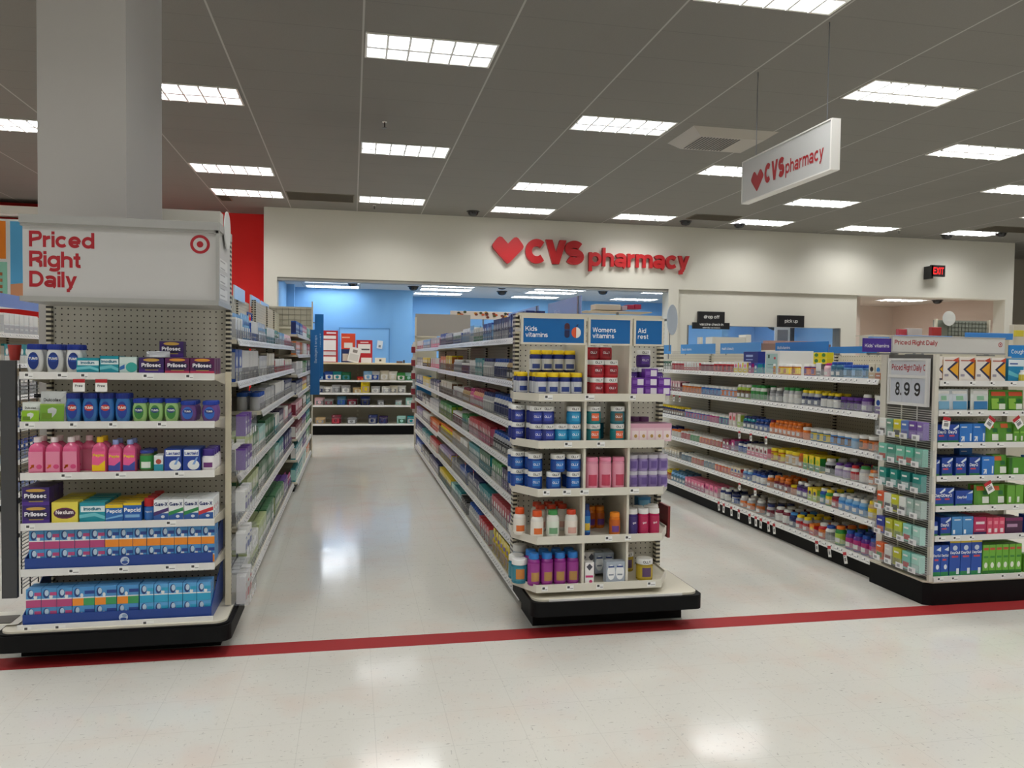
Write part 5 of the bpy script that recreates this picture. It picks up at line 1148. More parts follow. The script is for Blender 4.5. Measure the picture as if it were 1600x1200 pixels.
LG = carton(.044, .118, .05, '5fa030', (('r', .2, .5, .08, .35, 'e8efdf'), ('r', .1, .9, .5, .6, '8fca50')), (), top='4b8a28')
er(1584, 1604, LG, 3, 'lime green carton', 2, 2)
er(1463, 1470, carton(.030, .105, .05, '20459f', (('p', ((.2, .75), (1, 1), (1, .8)), 'dfe9f4'), ('r', 0, 1, 0, .14, '2f7a4c')), ()), 4, 'slim dark blue carton', 1, 2)
er(1470, 1534, DB, 4, 'dark blue cold remedy carton', 3, 3, .06); er(1535, 1554, DB2, 4, 'mid blue carton with white arrow', 1, 3, .06); er(1524, 1543, DB2, 4, 'raised mid blue carton', 1, 1, .06, 'carton', .13, '', .04, row0=2)
er(1554, 1577, GP, 4, 'green orange-topped bag', 1, 2, .05, 'pouch'); er(1578, 1604, carton(.12, .112, .05, '4f9428', (('r', .3, .6, .1, .4, 'e8efdf'), ('r', 0, .2, 0, 1, '2f6a24')), ()), 4, 'wide lime green carton', 1, 2)
er(1464, 1491, DB, 5, 'dark blue cold remedy carton', 2, 3, .06, dy=0); er(1495, 1522, carton(.125, .098, .055, '21459f', (('p', ((.6, .75), (1, 1), (1, .84)), 'dfe9f4'), ('r', 0, 1, 0, .14, '2f7a4c'), ('r', .62, 1, .35, .8, '2f66c0')), (('DayQuil', .36, .5, .16, 'eef2f8', .03),), top='1c3a86'), 5, 'wide dark blue cold remedy carton', 1, 3, .06)
er(1527, 1576, GP, 5, 'green orange-topped bag', 2, 2, .05, 'pouch'); er(1577, 1604, carton(.06, .125, .05, '6aa83a', (('r', .2, .5, .1, .4, 'e8efdf'),), ()), 5, 'lime green carton', 2, 2)
er(1463, 1470, carton(.032, .092, .05, '20459f', (('r', 0, 1, .4, .7, 'dfe9f4'), ('r', 0, 1, 0, .14, '2f7a4c')), ()), 6, 'slim dark blue carton', 1, 2)
er(1471, 1491, DB, 6, 'dark blue cold remedy carton', 1, 3, .06); er(1491, 1525, carton(.078, .12, .05, '4a8cc8', (('r', .2, .8, .8, .86, 'e3eaf2'), ('p', ((.1, .08), (.3, .08), (.3, .3), (.1, .3)), 'eef2f8')), (), top='3a7cba'), 6, 'light blue carton with arrow', 2, 3, .06)
er(1526, 1545, carton(.092, .112, .05, 'b8285c', (('r', 0, 1, 0, .16, '3a2a5c'), ('r', .15, .85, .6, .75, 'f0dfe6'), ('r', .15, .85, .25, .32, 'e8a0b8')), ()), 6, 'magenta carton', 1, 3, .06); er(1546, 1575, carton(.044, .106, .05, 'd84a6a', (('r', .25, .75, .1, .35, 'f2dfe4'), ('r', .2, .8, .6, .8, 'e8889a')), ()), 6, 'narrow pink carton', 3, 3, .06)
er(1576, 1604, carton(.13, .102, .05, '4a2144', (('r', .1, .7, .4, .6, 'b88fb0'), ('r', 0, 1, .8, 1, '7a2a5c')), ()), 6, 'plum coloured carton', 1, 2)
NB = carton(.056, .20, .055, '2351ae', (('r', 0, 1, 0, .14, '2f8a54'), ('p', ((.4, .85), (1, .95), (1, .8)), 'dfe9f4'), ('r', .2, .7, .5, .56, 'd04a5a'), ('o', .6, .3, .2, .08, 'e3eaf2')), (('DayQuil', .5, .63, .08, 'eef2f8', .03),), top='1c3a86')
er(1463.5, 1488, NB, 7, 'tall dark blue cold remedy carton', 2, 3, .065)
er(1489, 1540, carton(.078, .235, .055, '2351ae', (('r', 0, 1, .90, 1, 'e2c83a'), ('r', 0, 1, 0, .12, '2f8a54'), ('o', .5, .76, .22, .07, 'c9d6e8'), ('r', .2, .8, .5, .55, 'd04a5a'), ('r', .65, .9, .04, .2, 'e8eef4')), (('DayQuil', .5, .6, .07, 'eef2f8', .03),), top='d9b93a'), 7, 'tall yellow-topped blue carton', 3, 3, .065)
er(1541, 1604, carton(.0475, .19, .055, '6fb43a', (('r', .1, .9, .82, .90, 'c95a3a'), ('o', .5, .3, .26, .1, 'e8efdf'), ('r', 0, 1, 0, .12, '2f7a2c'), ('r', .15, .85, .55, .62, '3f8a34')), (), top='4b8a28'), 7, 'tall lime green remedy carton', 6, 3, .065)
for si, kd, dn, nn in ((1, DIA, 'far white cold remedy carton', 2), (2, GRN, 'far green herbal bag', 2), (3, LG, 'far lime green carton', 4), (4, DB2, 'far mid blue carton', 3), (5, LG, 'far lime green carton', 4), (6, DB, 'far dark blue carton', 3), (7, LG, 'short lime green carton', 5)):
    er(1607, 1607+nn*({1: 24, 2: 28, 3: 11, 4: 21, 5: 11, 6: 17, 7: 11}[si]), kd, si, dn, nn, 1, .065, 'carton' if si != 2 else 'pouch')
for i, (px, z) in enumerate(((1473, 1.205), (1542, 1.205), (1583, 1.205), (1541, .79))):
    sale_tag(EX(px), EF-.008, z-.02, '-y', ['left tag below the second shelf', 'middle tilted tag below the second shelf', 'right tag below the second shelf', 'single tilted tag below the fourth shelf'][i]+' of right endcap', '', .075, .055, [.15, .6, -.6, -.5][i])
# bins of small boxes on the side panel
ZS = ('right endcap side rack', 'nf')
wr = [(1.065, ['e9e8e2:4a3c34', '6f9a86:8fb5a2', 'd9d034:3c3c3a', '5a7cc0:4a4a9a', '6b4a9c:8c6cb4', '7d62ac:9a86c0']), (.895, ['7cc4b0:c04a3c', '4f9a88:6fb09c', '7cc4ac:c0503c', '5fc0a4:b84a3c', '7ab8a6:8ac4b4']), (.73, ['1f8a80:dfeeec', '1f8f84:dfeeec', '14807c:dfeeec', '2a8f88:4aa59c']), (.565, ['d9582a:4a8a3c', 'e3e8e4:3c3c44', 'c9cc2c:4a4a30', 'e3e8e4:3c3c44', '9cb8ae:b4ccc4', 'a9bfb6:c2d2cc']), (.395, ['2a3a9c:e0643c', 'b9bc2c:8a8c24', 'b5c43c:7c9430', '8fd0c4:c04a4c', 'a8d8cc:c2e4dc']), (.215, ['d9602a:3c7c34', 'd9d9d6:8a3c3c', 'b9bc2c:8a8c24', '7fcabc:c04a4c', 'a8d8cc:c2e4dc'])]
DW = {'e9': 'white', '6f': 'sage green', 'd9d0': 'yellow', '5a': 'blue', '6b': 'purple', '7d': 'lilac', '7cc': 'pale mint', '4f': 'sea green', '5f': 'mint', '7ab': 'grey-mint', '1f': 'teal', '14': 'deep teal', '2a8': 'light teal', 'd958': 'orange', 'e3': 'white portrait', 'c9': 'yellow', '9c': 'grey-green', 'a9': 'pale grey-green', '2a3': 'navy', 'b9': 'olive yellow', 'b5': 'lime', '8f': 'pale aqua', 'a8': 'pale teal', 'd960': 'orange', 'd9d9': 'white', '7f': 'aqua'}
for ri, (z, cs) in enumerate(wr):
    rown = ['top', 'second', 'third', 'fourth', 'fifth', 'bottom'][ri]
    t = thing('clear_bin', (3.56, 4.57, z), f'clear plastic bin, {rown} of six on the right endcap side', 'bin', 'clear bins on the right endcap side')
    g = MB().box(3.515, 3.518, 4.33, 4.79, z-.01, z+.05, CLR2).box(3.515, 3.606, 4.33, 4.79, z-.013, z-.010, CLR2).box(3.515, 3.606, 4.327, 4.33, z-.01, z+.10, CLR2).box(3.515, 3.606, 4.79, 4.793, z-.01, z+.10, CLR2); g.build('bin', t)
    n = len(cs); st = .44/n
    for i in range(4):
        y = 4.79-.115*i-.02; g = MB(); g.box(3.5125, 3.514, y-.07, y, z-.012, z+.024, mat('e6e7e8', .4)).box(3.5118, 3.5125, y-.04, y-.012, z-.004, z+.014, mat('9a9ca0')); g.build('price_ticket', t)
    for i, cc in enumerate(cs):
        a, b = cc.split(':'); kd = carton(min(.078, st-.006), .112, .04, a, (('r', .12, .88, .1, .4, b), ('r', .15, .7, .72, .82, 'e8ece8')), ())
        for r_ in range(1): put(kd, 3.56, 4.785-st*(i+.5), z-.0095, '-x', f'{[v for k, v in DW.items() if a.startswith(k)][0]} small box', 'box', ZS, f'{rown} row', 'front', '', .1)

# ================================================================== LEFT GONDOLA, AISLE SIDE
ZG = ('left gondola', 'nf')
GF = -.64; GS = -1.13
gl = [1.635, 1.390, 1.138, .845, .552, .105]
yy = [4.72, 5.94, 7.16, 8.14, 9.14]
for i in range(4):
    section('shelving_section', GF, GS, yy[i], yy[i+1], [.105, .552, .845, 1.138, 1.39, 1.635] if i else [.105, .552, .845, 1.39, 1.635], 2.10, f'grey-cream shelving section along the left aisle, {["nearest", "second", "third", "fourth"][i]} from the viewer', 'left aisle shelving sections', 'wire', .075, .05, True, .034, .07, kick='dark')
SNG = ['top shelf', 'second shelf', 'third shelf', 'fourth shelf', 'fifth shelf', 'bottom shelf']
LG_ = {0: [(4.76, 5.1, 'box:white:silver:.09:.13'), (5.1, 5.5, 'pk:lightblue:white:.09:.17:blue'), (5.5, 5.9, 'box:white:blue:.07:.14'), (5.98, 6.5, 'pk:silver:white:.08:.15:lightblue'), (6.5, 7.1, 'box:white:teal:.07:.13'), (7.2, 7.6, 'pk:forest:white:.08:.13'), (7.6, 8.1, 'box:lightblue:white:.06:.12'), (8.18, 9.1, 'pk:palepink:red:.08:.12')],
       1: [(4.76, 5.06, 'box:blue:silver:.14:.19'), (5.06, 5.9, 'box:white:grey:.06:.185'), (5.98, 6.5, 'box:silver:white:.07:.15'), (6.5, 7.1, 'box:cream:grey:.08:.17'), (7.2, 8.1, 'box:white:red:.06:.12'), (8.18, 9.1, 'box:cream:pink:.06:.11')],
       2: [(6.0, 6.4, 'jar:blue:silver:.08:.13'), (6.4, 7.1, 'box:silver:white:.08:.15'), (7.2, 8.1, 'box:white:silver:.07:.16'), (8.18, 9.1, 'box:navy:silver:.07:.15')],
       3: [(4.78, 5.2, 'box:white:silver:.07:.15'), (5.2, 5.6, 'box:sage:white:.06:.19'), (5.6, 5.92, 'box:forest:white:.06:.19'), (5.98, 6.4, 'box:paleteal:white:.06:.17'), (6.4, 7.1, 'box:forest:darkgreen:.07:.19'), (7.2, 7.6, 'box:white:teal:.07:.17'), (7.6, 8.1, 'box:darkpurple:white:.07:.18'), (8.18, 8.6, 'box:white:palepink:.07:.17'), (8.6, 9.1, 'box:maroon:purple:.07:.16')],
       4: [(4.78, 5.3, 'box:white:silver:.06:.15'), (5.3, 5.9, 'box:sage:forest:.06:.19'), (5.98, 6.5, 'box:forest:white:.06:.20'), (6.5, 7.1, 'box:forest:forest:.07:.21'), (7.2, 7.6, 'box:paleteal:white:.06:.18'), (7.6, 8.1, 'box:teal:white:.06:.19'), (8.18, 9.1, 'box:navy:purple:.06:.18')],
       5: [(4.9, 5.3, 'box:silver:white:.07:.14'), (5.3, 5.9, 'box:white:sage:.06:.20'), (5.98, 6.5, 'box:sage:white:.07:.20'), (6.5, 7.1, 'box:forest:white:.06:.21'), (7.2, 7.6, 'box:forest:sage:.06:.20'), (7.6, 8.1, 'box:forest:cream:.06:.19'), (8.18, 8.6, 'box:purple:white:.07:.18'), (8.6, 9.1, 'pk:magenta:purple:.09:.14')]}
for li, runs in LG_.items():
    for a, b, sp in runs: run(ZG, SNG[li], gl[li], GF, '+x', a, b, sp, rows=2)
# top of the left gondola: sign holders
for i, (a, b) in enumerate(((7.85, 8.6), (9.1, 9.95), (10.1, 11.0))):
    t = thing('shelf_top_sign', (-1.13, (a+b)/2, 2.05), f'pale blue sign card standing on the left gondola top, {["nearest", "middle", "farthest"][i]} of three', 'sign', 'pale sign cards on the left gondola')
    MB().box(-1.10, -1.094, a, b, 2.07, 2.20, mat('b5cbe8', .25)).build('card', t); MB().box(-1.108, -1.10, a, a+.02, 1.95, 2.2, WSTEEL).build('bracket', t)
# hanging loops of blue reading glasses style fixture
solo('blue_frame_rack', MB().box(-.72, -.71, 5.75, 5.76, 1.62, 1.84, mat('blue')).box(-.72, -.71, 5.98, 5.99, 1.62, 1.84, mat('blue')).box(-.72, -.71, 5.76, 5.98, 1.83, 1.84, mat('blue')), (-.715, 5.87, 1.62), 'thin blue frame standing on the left gondola top shelf', 'rack')
yf = [9.16, 10.4, 11.3, 12.2]
fl = [.11, .36, .60, .85, 1.10, 1.32, 1.55, 1.78]
for i in range(3):
    section('shelving_section', -.60, -1.08, yf[i], yf[i+1], fl, 2.14, f'far shelving section along the left aisle, {["nearest", "middle", "farthest"][i]} of the far three', 'far left aisle shelving sections', None, .042, .06, True, .034, .08)
ZGF = ('far left gondola', 'nf'); SF = ['lowest shelf', 'second shelf', 'third shelf', 'fourth shelf', 'fifth shelf', 'sixth shelf', 'seventh shelf', 'topmost shelf']
pal = [['box:teal:paleteal', 'box:paleteal:white', 'box:orange:cream'], ['box:teal:white', 'box:navy:purple', 'box:green:white'], ['box:maroon:white', 'box:purple:cream', 'box:teal:green'], ['box:palepink:maroon', 'box:white:brown', 'box:darkgreen:teal'], ['box:navy:silver', 'box:amber:yellow', 'box:silver:grey'], ['box:white:silver', 'box:green:white', 'box:grey:navy'], ['box:orange:grey', 'box:white:cream', 'box:red:white'], ['box:blue:navy', 'box:red:white', 'box:paleteal:green']]
for li, z in enumerate(fl):
    for i in range(3):
        run(ZGF, SF[li], z, -.60, '+x', yf[i]+.04, yf[i+1]-.04, pal[li][i]+':.10:.15', rows=1)
g = MB().box(-1.30, -.58, 12.24, 12.27, 0, 2.26, mat('bdb8a6', .5))
for k in range(9): g.box(-1.29+k*.088, -1.284+k*.088, 12.232, 12.238, 1.98, 2.24, mat('8f8b7d'))
for k in range(4): g.box(-1.30, -.585, 12.231, 12.237, 1.98+k*.08, 1.986+k*.08, mat('8f8b7d'))
g.box(-.60, -.58, 12.20, 12.24, 0, 2.34, STEEL).box(-1.30, -.58, 12.22, 12.24, 1.93, 1.96, STEEL)
solo('grid_end_panel', g, (-.9, 12.25, 0), 'tall cream grid panel ending the left gondola', 'panel')
for i, (y, z0, z1, xx) in enumerate(((12.3, 1.216, 2.16, -.552), (11.5, .98, 1.90, -.575))):
    t = thing('aisle_flag_sign', (xx, y, z0), ['taller blue vertical flag sign farther along the left aisle', 'blue vertical flag sign nearer along the left aisle'][i], 'sign', 'blue vertical flag signs')
    MB().box(xx-.005, xx+.125, y, y+.008, z0, z1, mat('1c6db2', .3)).build('panel', t); MB().box(xx-.03, xx-.005, y, y+.008, z0+.1, z0+.12, WIRE).box(xx-.03, xx-.005, y, y+.008, z1-.14, z1-.12, WIRE).build('bracket', t)
    MB().text('Bandages & wraps' if i else 'Foot care', (xx+.085, y-.001, z0+.45), .035, mat('b9d3ea'), (0, 0, 1), (-1, 0, 0)).build('lettering', t)
# clear bins beside the left end display
ZW = ('clear bins by left endcap', 'nf')
for i, (z, c, dn) in enumerate(((1.11, '5b2f8c:d9d6e0', 'purple and white box'), (.925, '5b2f8c:d9d6e0', 'purple and white box'), (.70, 'd9d9d6:6a5a9c', 'white and violet box'), (.47, 'e0e0de:3a4a9c', 'white and navy box'), (.19, 'd9d9d9:c03038', 'white and red box'))):
    rown = ['top', 'second', 'third', 'fourth', 'bottom'][i]
    t = thing('clear_bin', (-.58, 4.62, z), f'clear plastic bin, {rown} of five beside the left endcap', 'bin', 'clear bins beside the left endcap')
    hh = .10 if i < 4 else .17
    MB().box(-.545, -.542, 4.46, 4.78, z-.01, z+hh*.6, CLR2).box(-.635, -.542, 4.46, 4.78, z-.013, z-.01, CLR2).box(-.635, -.542, 4.457, 4.46, z-.01, z+hh, CLR2).box(-.635, -.542, 4.78, 4.783, z-.01, z+hh, CLR2).build('bin', t)
    for k in range(3): MB().box(-.541, -.5405, 4.48+k*.10, 4.54+k*.10, z-.005, z+.03, mat('d9dadc')).build('price_ticket', t)
    a, b = c.split(':')
    kd = carton(.075, .115 if i < 4 else .15, .05, a, (('r', .1, .9, .08, .38, b), ('r', .2, .8, .6, .7, b)), ())
    for k in range(3): put(kd, -.590, 4.51+k*.10, z-.0095, '+x', dn, 'box', ZW, f'{rown} bin', 'front', '', .08)

# ================================================================== MIDDLE GONDOLA, LEFT AISLE SIDE
ZB = ('middle gondola', 'nf')
BF = 1.03; BS = 1.44
ml = [1.678, 1.392, 1.120, .862, .632, .362, .085]
yy = [4.72, 5.94, 7.16, 8.38, 9.60]
for i in range(4):
    section('shelving_section', BF, BS, yy[i], yy[i+1], ml[::-1], 1.80, f'remedy shelving section on the middle gondola left side, {["nearest", "second", "third", "fourth"][i]} from viewer', 'middle gondola shelving sections', 'wire', .042, .075, True, .036, .07)
SNB = ['top shelf', 'second shelf', 'third shelf', 'fourth shelf', 'fifth shelf', 'sixth shelf', 'bottom shelf']
MM = {0: [(4.76, 5.3, 'box:navy:blue:.07:.165'), (5.3, 5.9, 'box:navy:silver:.06:.155:white'), (5.98, 6.4, 'box:blue:lightblue:.07:.14'), (6.4, 6.9, 'box:cream:green:.07:.12'), (6.9, 7.12, 'box:lightblue:white:.07:.15'), (7.2, 7.7, 'pk:white:lightblue:.07:.14:navy'), (7.7, 8.34, 'box:white:blue:.06:.12:green'), (8.42, 9.0, 'box:silver:navy:.07:.13'), (9.0, 9.55, 'box:blue:lilac:.06:.14')],
      1: [(4.76, 4.95, 'bot:blue:peach:.09:.16:cream'), (5.0, 5.4, 'bot:navy:tan:.09:.15:black'), (5.4, 5.9, 'bot:blue:white:.08:.15:navy'), (5.98, 6.4, 'bot:navy:silver:.07:.15:white'), (6.4, 6.8, 'box:teal:paleteal:.07:.15'), (6.8, 7.12, 'box:white:silver:.06:.13'), (7.2, 7.7, 'jar:white:maroon:.07:.10:purple'), (7.7, 8.3, 'bot:white:silver:.06:.13:grey'), (8.42, 9.0, 'box:yellow:amber:.07:.17'), (9.0, 9.55, 'box:orange:cream:.07:.16')],
      2: [(4.76, 5.2, 'bot:blue:beige:.09:.15:cream'), (5.2, 5.9, 'bot:blue:white:.085:.155:navy'), (5.98, 6.4, 'bot:navy:silver:.08:.15:white'), (6.4, 6.9, 'bot:maroon:peach:.08:.16:pink'), (6.9, 7.12, 'bot:magenta:pink:.08:.15:palepink'), (7.2, 7.6, 'bot:maroon:tan:.08:.14'), (7.6, 8.34, 'jar:white:white:.08:.12:maroon'), (8.42, 9.5, 'box:cream:brown:.07:.15')],
      3: [(4.76, 5.2, 'bot:navy:blue:.08:.14:crimson'), (5.2, 5.9, 'bot:blue:silver:.08:.14:black'), (5.98, 6.5, 'box:crimson:pink:.07:.15'), (6.5, 7.1, 'box:red:palepink:.07:.15'), (7.2, 7.6, 'box:green:white:.07:.14:blue'), (7.6, 8.34, 'jar:white:maroon:.08:.12:white'), (8.42, 9.5, 'box:green:lime:.07:.16')],
      4: [(4.76, 5.1, 'box:purple:white:.07:.15'), (5.1, 5.5, 'box:darkpurple:lilac:.07:.14'), (5.5, 5.9, 'box:green:white:.07:.15'), (5.98, 6.5, 'box:darkgreen:teal:.07:.16'), (6.5, 7.1, 'box:teal:white:.07:.15'), (7.2, 7.7, 'box:white:cream:.07:.13'), (7.7, 8.34, 'box:tan:white:.07:.13'), (8.42, 9.5, 'bot:orange:yellow:.07:.12')],
      5: [(4.76, 5.2, 'box:purple:lilac:.08:.14:white'), (5.2, 5.9, 'box:crimson:white:.08:.15'), (5.98, 6.5, 'box:teal:silver:.07:.13'), (6.5, 7.1, 'box:navy:white:.07:.14'), (7.2, 7.7, 'box:blue:silver:.07:.13'), (7.7, 8.34, 'box:grey:cream:.07:.12'), (8.42, 9.5, 'box:lilac:yellow:.07:.13')],
      6: [(4.80, 4.95, 'pk:yellow:tan:.09:.18:maroon'), (4.97, 5.12, 'box:navy:white:.07:.17'), (5.14, 5.9, 'pk:yellow:tan:.10:.17:purple'), (5.98, 6.5, 'box:red:white:.09:.14'), (6.5, 7.1, 'bot:blue:silver:.08:.15:white'), (7.2, 7.6, 'box:black:grey:.08:.12'), (7.6, 8.1, 'box:teal:white:.07:.14'), (8.1, 8.36, 'box:paleteal:white:.07:.13'), (8.42, 9.5, 'box:yellow:teal:.07:.13')]}
for li, runs in MM.items():
    for a, b, sp in runs: run(ZB, SNB[li], ml[li], BF, '-x', a, b, sp, rows=2)
for i, (px, z) in enumerate(((716, .58), (731, .58), (744, .58))):
    sale_tag(BF-.014, along(px, BF), z-.02, '-x', f'{["left", "middle", "right"][i]} small tag hanging below the fifth shelf of middle gondola', '', .08, .03, .1)
# far sections of the middle gondola
yf2 = [9.62, 10.8, 12.0, 13.1]
ml2 = [.085, .34, .60, .86, 1.12, 1.40, 1.66]
for i in range(3):
    section('shelving_section', 1.03, 1.42, yf2[i], yf2[i+1], ml2, 1.80, f'far remedy shelving section on the middle gondola, {["nearest", "middle", "farthest"][i]} of the far three', 'far middle gondola shelving sections', None, .042, .06, True, .034, .07)
ZBF = ('far middle gondola', 'nf'); SB = ['lowest shelf', 'second shelf', 'third shelf', 'fourth shelf', 'fifth shelf', 'sixth shelf', 'topmost shelf']
pal2 = [['box:navy:grey', 'box:black:silver', 'box:blue:white'], ['box:red:cream', 'box:teal:white', 'box:navy:white'], ['box:orange:red', 'box:white:grey', 'box:lilac:silver'], ['box:silver:white', 'box:black:white', 'box:grey:navy'], ['box:navy:white', 'box:yellow:white', 'box:silver:blue'], ['box:white:pink', 'box:yellow:black', 'box:grey:white'], ['box:silver:pink', 'box:lightblue:grey', 'box:white:crimson']]
for li, z in enumerate(ml2):
    for i in range(3): run(ZBF, SB[li], z, 1.03, '-x', yf2[i]+.04, yf2[i+1]-.04, pal2[li][i]+':.10:.13', rows=1)
g = MB().box(1.045, 1.98, 13.40, 13.43, 1.885, 2.26, mat('a7a29b', .5)).box(1.045, 1.40, 13.34, 13.36, 0, 1.87, mat('c6c2ae', .5)).box(1.03, 1.06, 13.32, 13.36, 0, 2.2, STEEL).box(1.03, 1.4, 13.32, 13.36, 1.86, 1.885, STEEL)
solo('grey_end_panel', g, (1.5, 13.4, 0), 'plain grey raised panel above a cream panel at the far end of the middle gondola', 'panel')
solo('blue_card_box', MB().bbox(1.06, 1.30, 13.18, 13.30, .88, 1.22, mat('2f7cb8', .4)), (1.18, 13.24, .88), 'blue cardboard display against the cream panel at the middle gondola end', 'display')
# flags and boxes above the middle gondola
for i, (a, b, z0, z1) in enumerate(((5.09, 6.0, 1.80, 1.968), (6.32, 7.59, 1.80, 1.975))):
    t = thing('category_sign', (1.47, (a+b)/2, z0), ['lavender blue category sign above the middle gondola behind vitamins header', 'second paler blue category sign farther along above the middle gondola'][i], 'sign', 'category signs above the middle gondola')
    MB().box(1.497, 1.503, a, b, z0, z1, mat('8fa8dc', .25)).build('panel', t); MB().box(1.49, 1.497, a+.05, a+.07, 1.78, z1, WIRE).build('bracket', t)
    if not i: MB().text('Vitamins', (1.496, b-.2, 1.87), .035, mat('c3d0ee'), (0, -1, 0), (0, 0, 1)).build('lettering', t)
# ================================================================== BACK COUNTER
t = thing('counter_shelving', (.2, 15.8, 0), 'low cream shelving with black base under the tan counter at the left aisle end', 'shelving')
MB().box(-1.2, 1.9, 15.60, 16.05, 0, .20, BUMP).build('kick_plate', t)
MB().box(-1.2, 1.9, 15.98, 16.02, .2, 1.37, mat('8f8b7c', .5)).build('back_panel', t)
MB().box(-1.25, 1.95, 15.42, 16.08, 1.372, 1.40, mat('d8c8a4', .4)).build('counter_top', t)
for x in (-1.2, .10, 1.42): MB().box(x, x+.03, 15.94, 15.98, .2, 1.37, SLOT).build('upright', t)
cl = [.222, .583, .82, 1.065]
for z in cl:
    sh = MB().box(-1.2, 1.9, 15.504, 15.98, z-.03, z-.006, STEEL).build('shelf', t); MB().box(-1.2, 1.9, 15.495, 15.504, z-.035, z, RAIL).build('price_rail', sh)
    if z < 1:
        g = MB().box(-1.2, 1.9, 15.498, 15.501, z+.11, z+.114, WIRE)
        for k in range(32): g.box(-1.2+k*.1, -1.197+k*.1, 15.498, 15.501, z, z+.11, WIRE)
        g.build('wire_guard', sh)
ZC = ('back counter', 'lr'); SNC = ['bottom shelf', 'third shelf', 'second shelf', 'top shelf']
cs = {3: ['-.62:.12:blue:lightblue', '-.44:.14:blue:white', '-.28:.14:teal:white', '-.12:.13:darkgreen:teal', '.30:.15:lightblue:white', '.45:.15:silver:blue', '.62:.16:cream:white', '.78:.15:white:cream', '.94:.13:green:white', '1.10:.13:paleteal:green', '1.26:.15:blue:silver', '.16:.06:red:orange'],
      2: ['-.62:.11:silver:navy', '-.46:.10:white:grey', '-.30:.13:silver:grey', '-.12:.12:silver:white', '.10:.09:tan:cream', '.25:.18:yellow:tan', '.45:.11:silver:white', '.65:.11:white:silver', '.80:.12:cream:grey', '.95:.12:white:grey'],
      1: ['-.62:.12:palepink:grey', '-.44:.10:grey:maroon', '-.2:.14:steelblue:blue', '.0:.10:maroon:grey', '.25:.14:navy:black', '.55:.08:grey:silver', '.9:.08:silver:paleteal', '1.12:.12:paleteal:white'],
      0: ['-.6:.10:tan:grey', '-.3:.14:maroon:crimson', '.0:.10:grey:silver', '.4:.14:navy:grey', '.6:.12:darkpurple:navy', '.95:.12:paleteal:darkgreen', '1.15:.12:teal:silver']}
for li, L in cs.items():
    for s in L:
        x, h, a, b = s.split(':'); x = float(x); h = float(h)*1.2
        for k in range(2 if h > .11 else 1):
            put(pouch(.165 if h > .1 else .13, h, .11, a, ((.1, .9, .1, .6, b),)), x+(k*.02), 15.60+k*.13, cl[li]-.006, '-y', f'{cw(a)} and {cw(b)} bagged item', 'bag', ZC, SNC[li], ROWN[k], '', .4)
def poster(x0, x1, z0, z1, base, parts, label, y=15.80, rot=0.0):
    t = thing('poster', ((x0+x1)/2, y, z0), label, 'poster'); cx, cz = (x0+x1)/2, z0
    g = MB().box(x0, x1, y, y+.006, z0, z1, mat(base, .4))
    for i, (a, b, c, d, col_) in enumerate(parts): g.rect(x0+(x1-x0)*a, x0+(x1-x0)*b, z0+(z1-z0)*c, z0+(z1-z0)*d, y-.001-.0005*i, mat(col_, .4))
    o = g.build('sheet', t)
    t.rotation_euler = (0, rot, 0); return t
poster(-1.0, -.275, 1.402, 2.02, 'b3202a', ((0, .35, .84, .9, 'e8e0e0'), (.70, .95, .90, .95, 'e8e0e0'), (.06, .95, .74, .84, 'e8e6e6'), (.06, .30, .38, .70, 'c9c9cd'), (.38, .95, .38, .70, 'e8e6e8'), (.06, .95, .22, .34, 'cfcdd2'), (.06, .33, .02, .18, 'e4e2e2'), (.38, .95, .02, .18, 'e8e6e8')), 'large red-framed notice board with white panels on the back counter')
poster(-.21, .06, 1.402, 1.97, 'd9482a', ((.0, 1, 0, .46, '1f2a5c'), (.05, .6, .84, .88, 'f0b8a0'), (.2, .8, .5, .68, 'e6dfd8'), (.1, .5, .05, .3, 'c9b9b0')), 'orange poster with navy lower half on the back counter')
poster(-.10, .12, 1.41, 1.70, 'e6e4e2', ((.1, .9, .1, .55, 'cfcdcb'), (.3, .7, .65, .85, '8a8480')), 'tilted white leaflet in front of the orange poster', 15.74, .22)
poster(.08, .39, 1.402, 1.845, 'b8232c', ((.1, .88, .42, .82, 'e8e6e4'), (.15, .82, .55, .62, '5b5b60'), (.3, .95, .0, .22, 'ece6e4'), (.25, .75, .88, .92, 'e8c8c8')), 'red notice with white panel beside the orange poster')
poster(.57, .70, 1.71, 1.90, 'e9e8e6', ((.3, .7, .15, .45, '8f8c8a'),), 'small white note stuck at an angle on the blue door', 19.10, .12)
poster(.44, .65, 1.402, 1.50, 'dfdad0', ((.4, .6, .3, .7, '3c3a38'),), 'low white card lying against the counter edge', 15.78)
solo('counter_clutter', MB().bbox(.86, .98, 15.7, 15.78, 1.401, 1.44, mat('6b5348')).bbox(.99, 1.02, 15.7, 15.75, 1.401, 1.46, mat('3a3234')), (.9, 15.74, 1.401), 'little dark brown item on the counter at right', 'box')
solo('clip_strip', MB().box(.998, 1.040, 13.311, 13.32, .60, 1.78, WSTEEL), (1.02, 13.31, .6), 'narrow white merchandising strip at the far end of the middle gondola', 'strip')
solo('card_stand', MB().bbox(1.06, 1.30, 13.18, 13.30, 0, .50, mat('3a4a7c', .5)).bbox(1.062, 1.298, 13.182, 13.298, .50, .879, mat('8a4f3c', .5)), (1.18, 13.24, 0), 'dark blue and rust coloured stand under the blue cardboard display', 'stand')
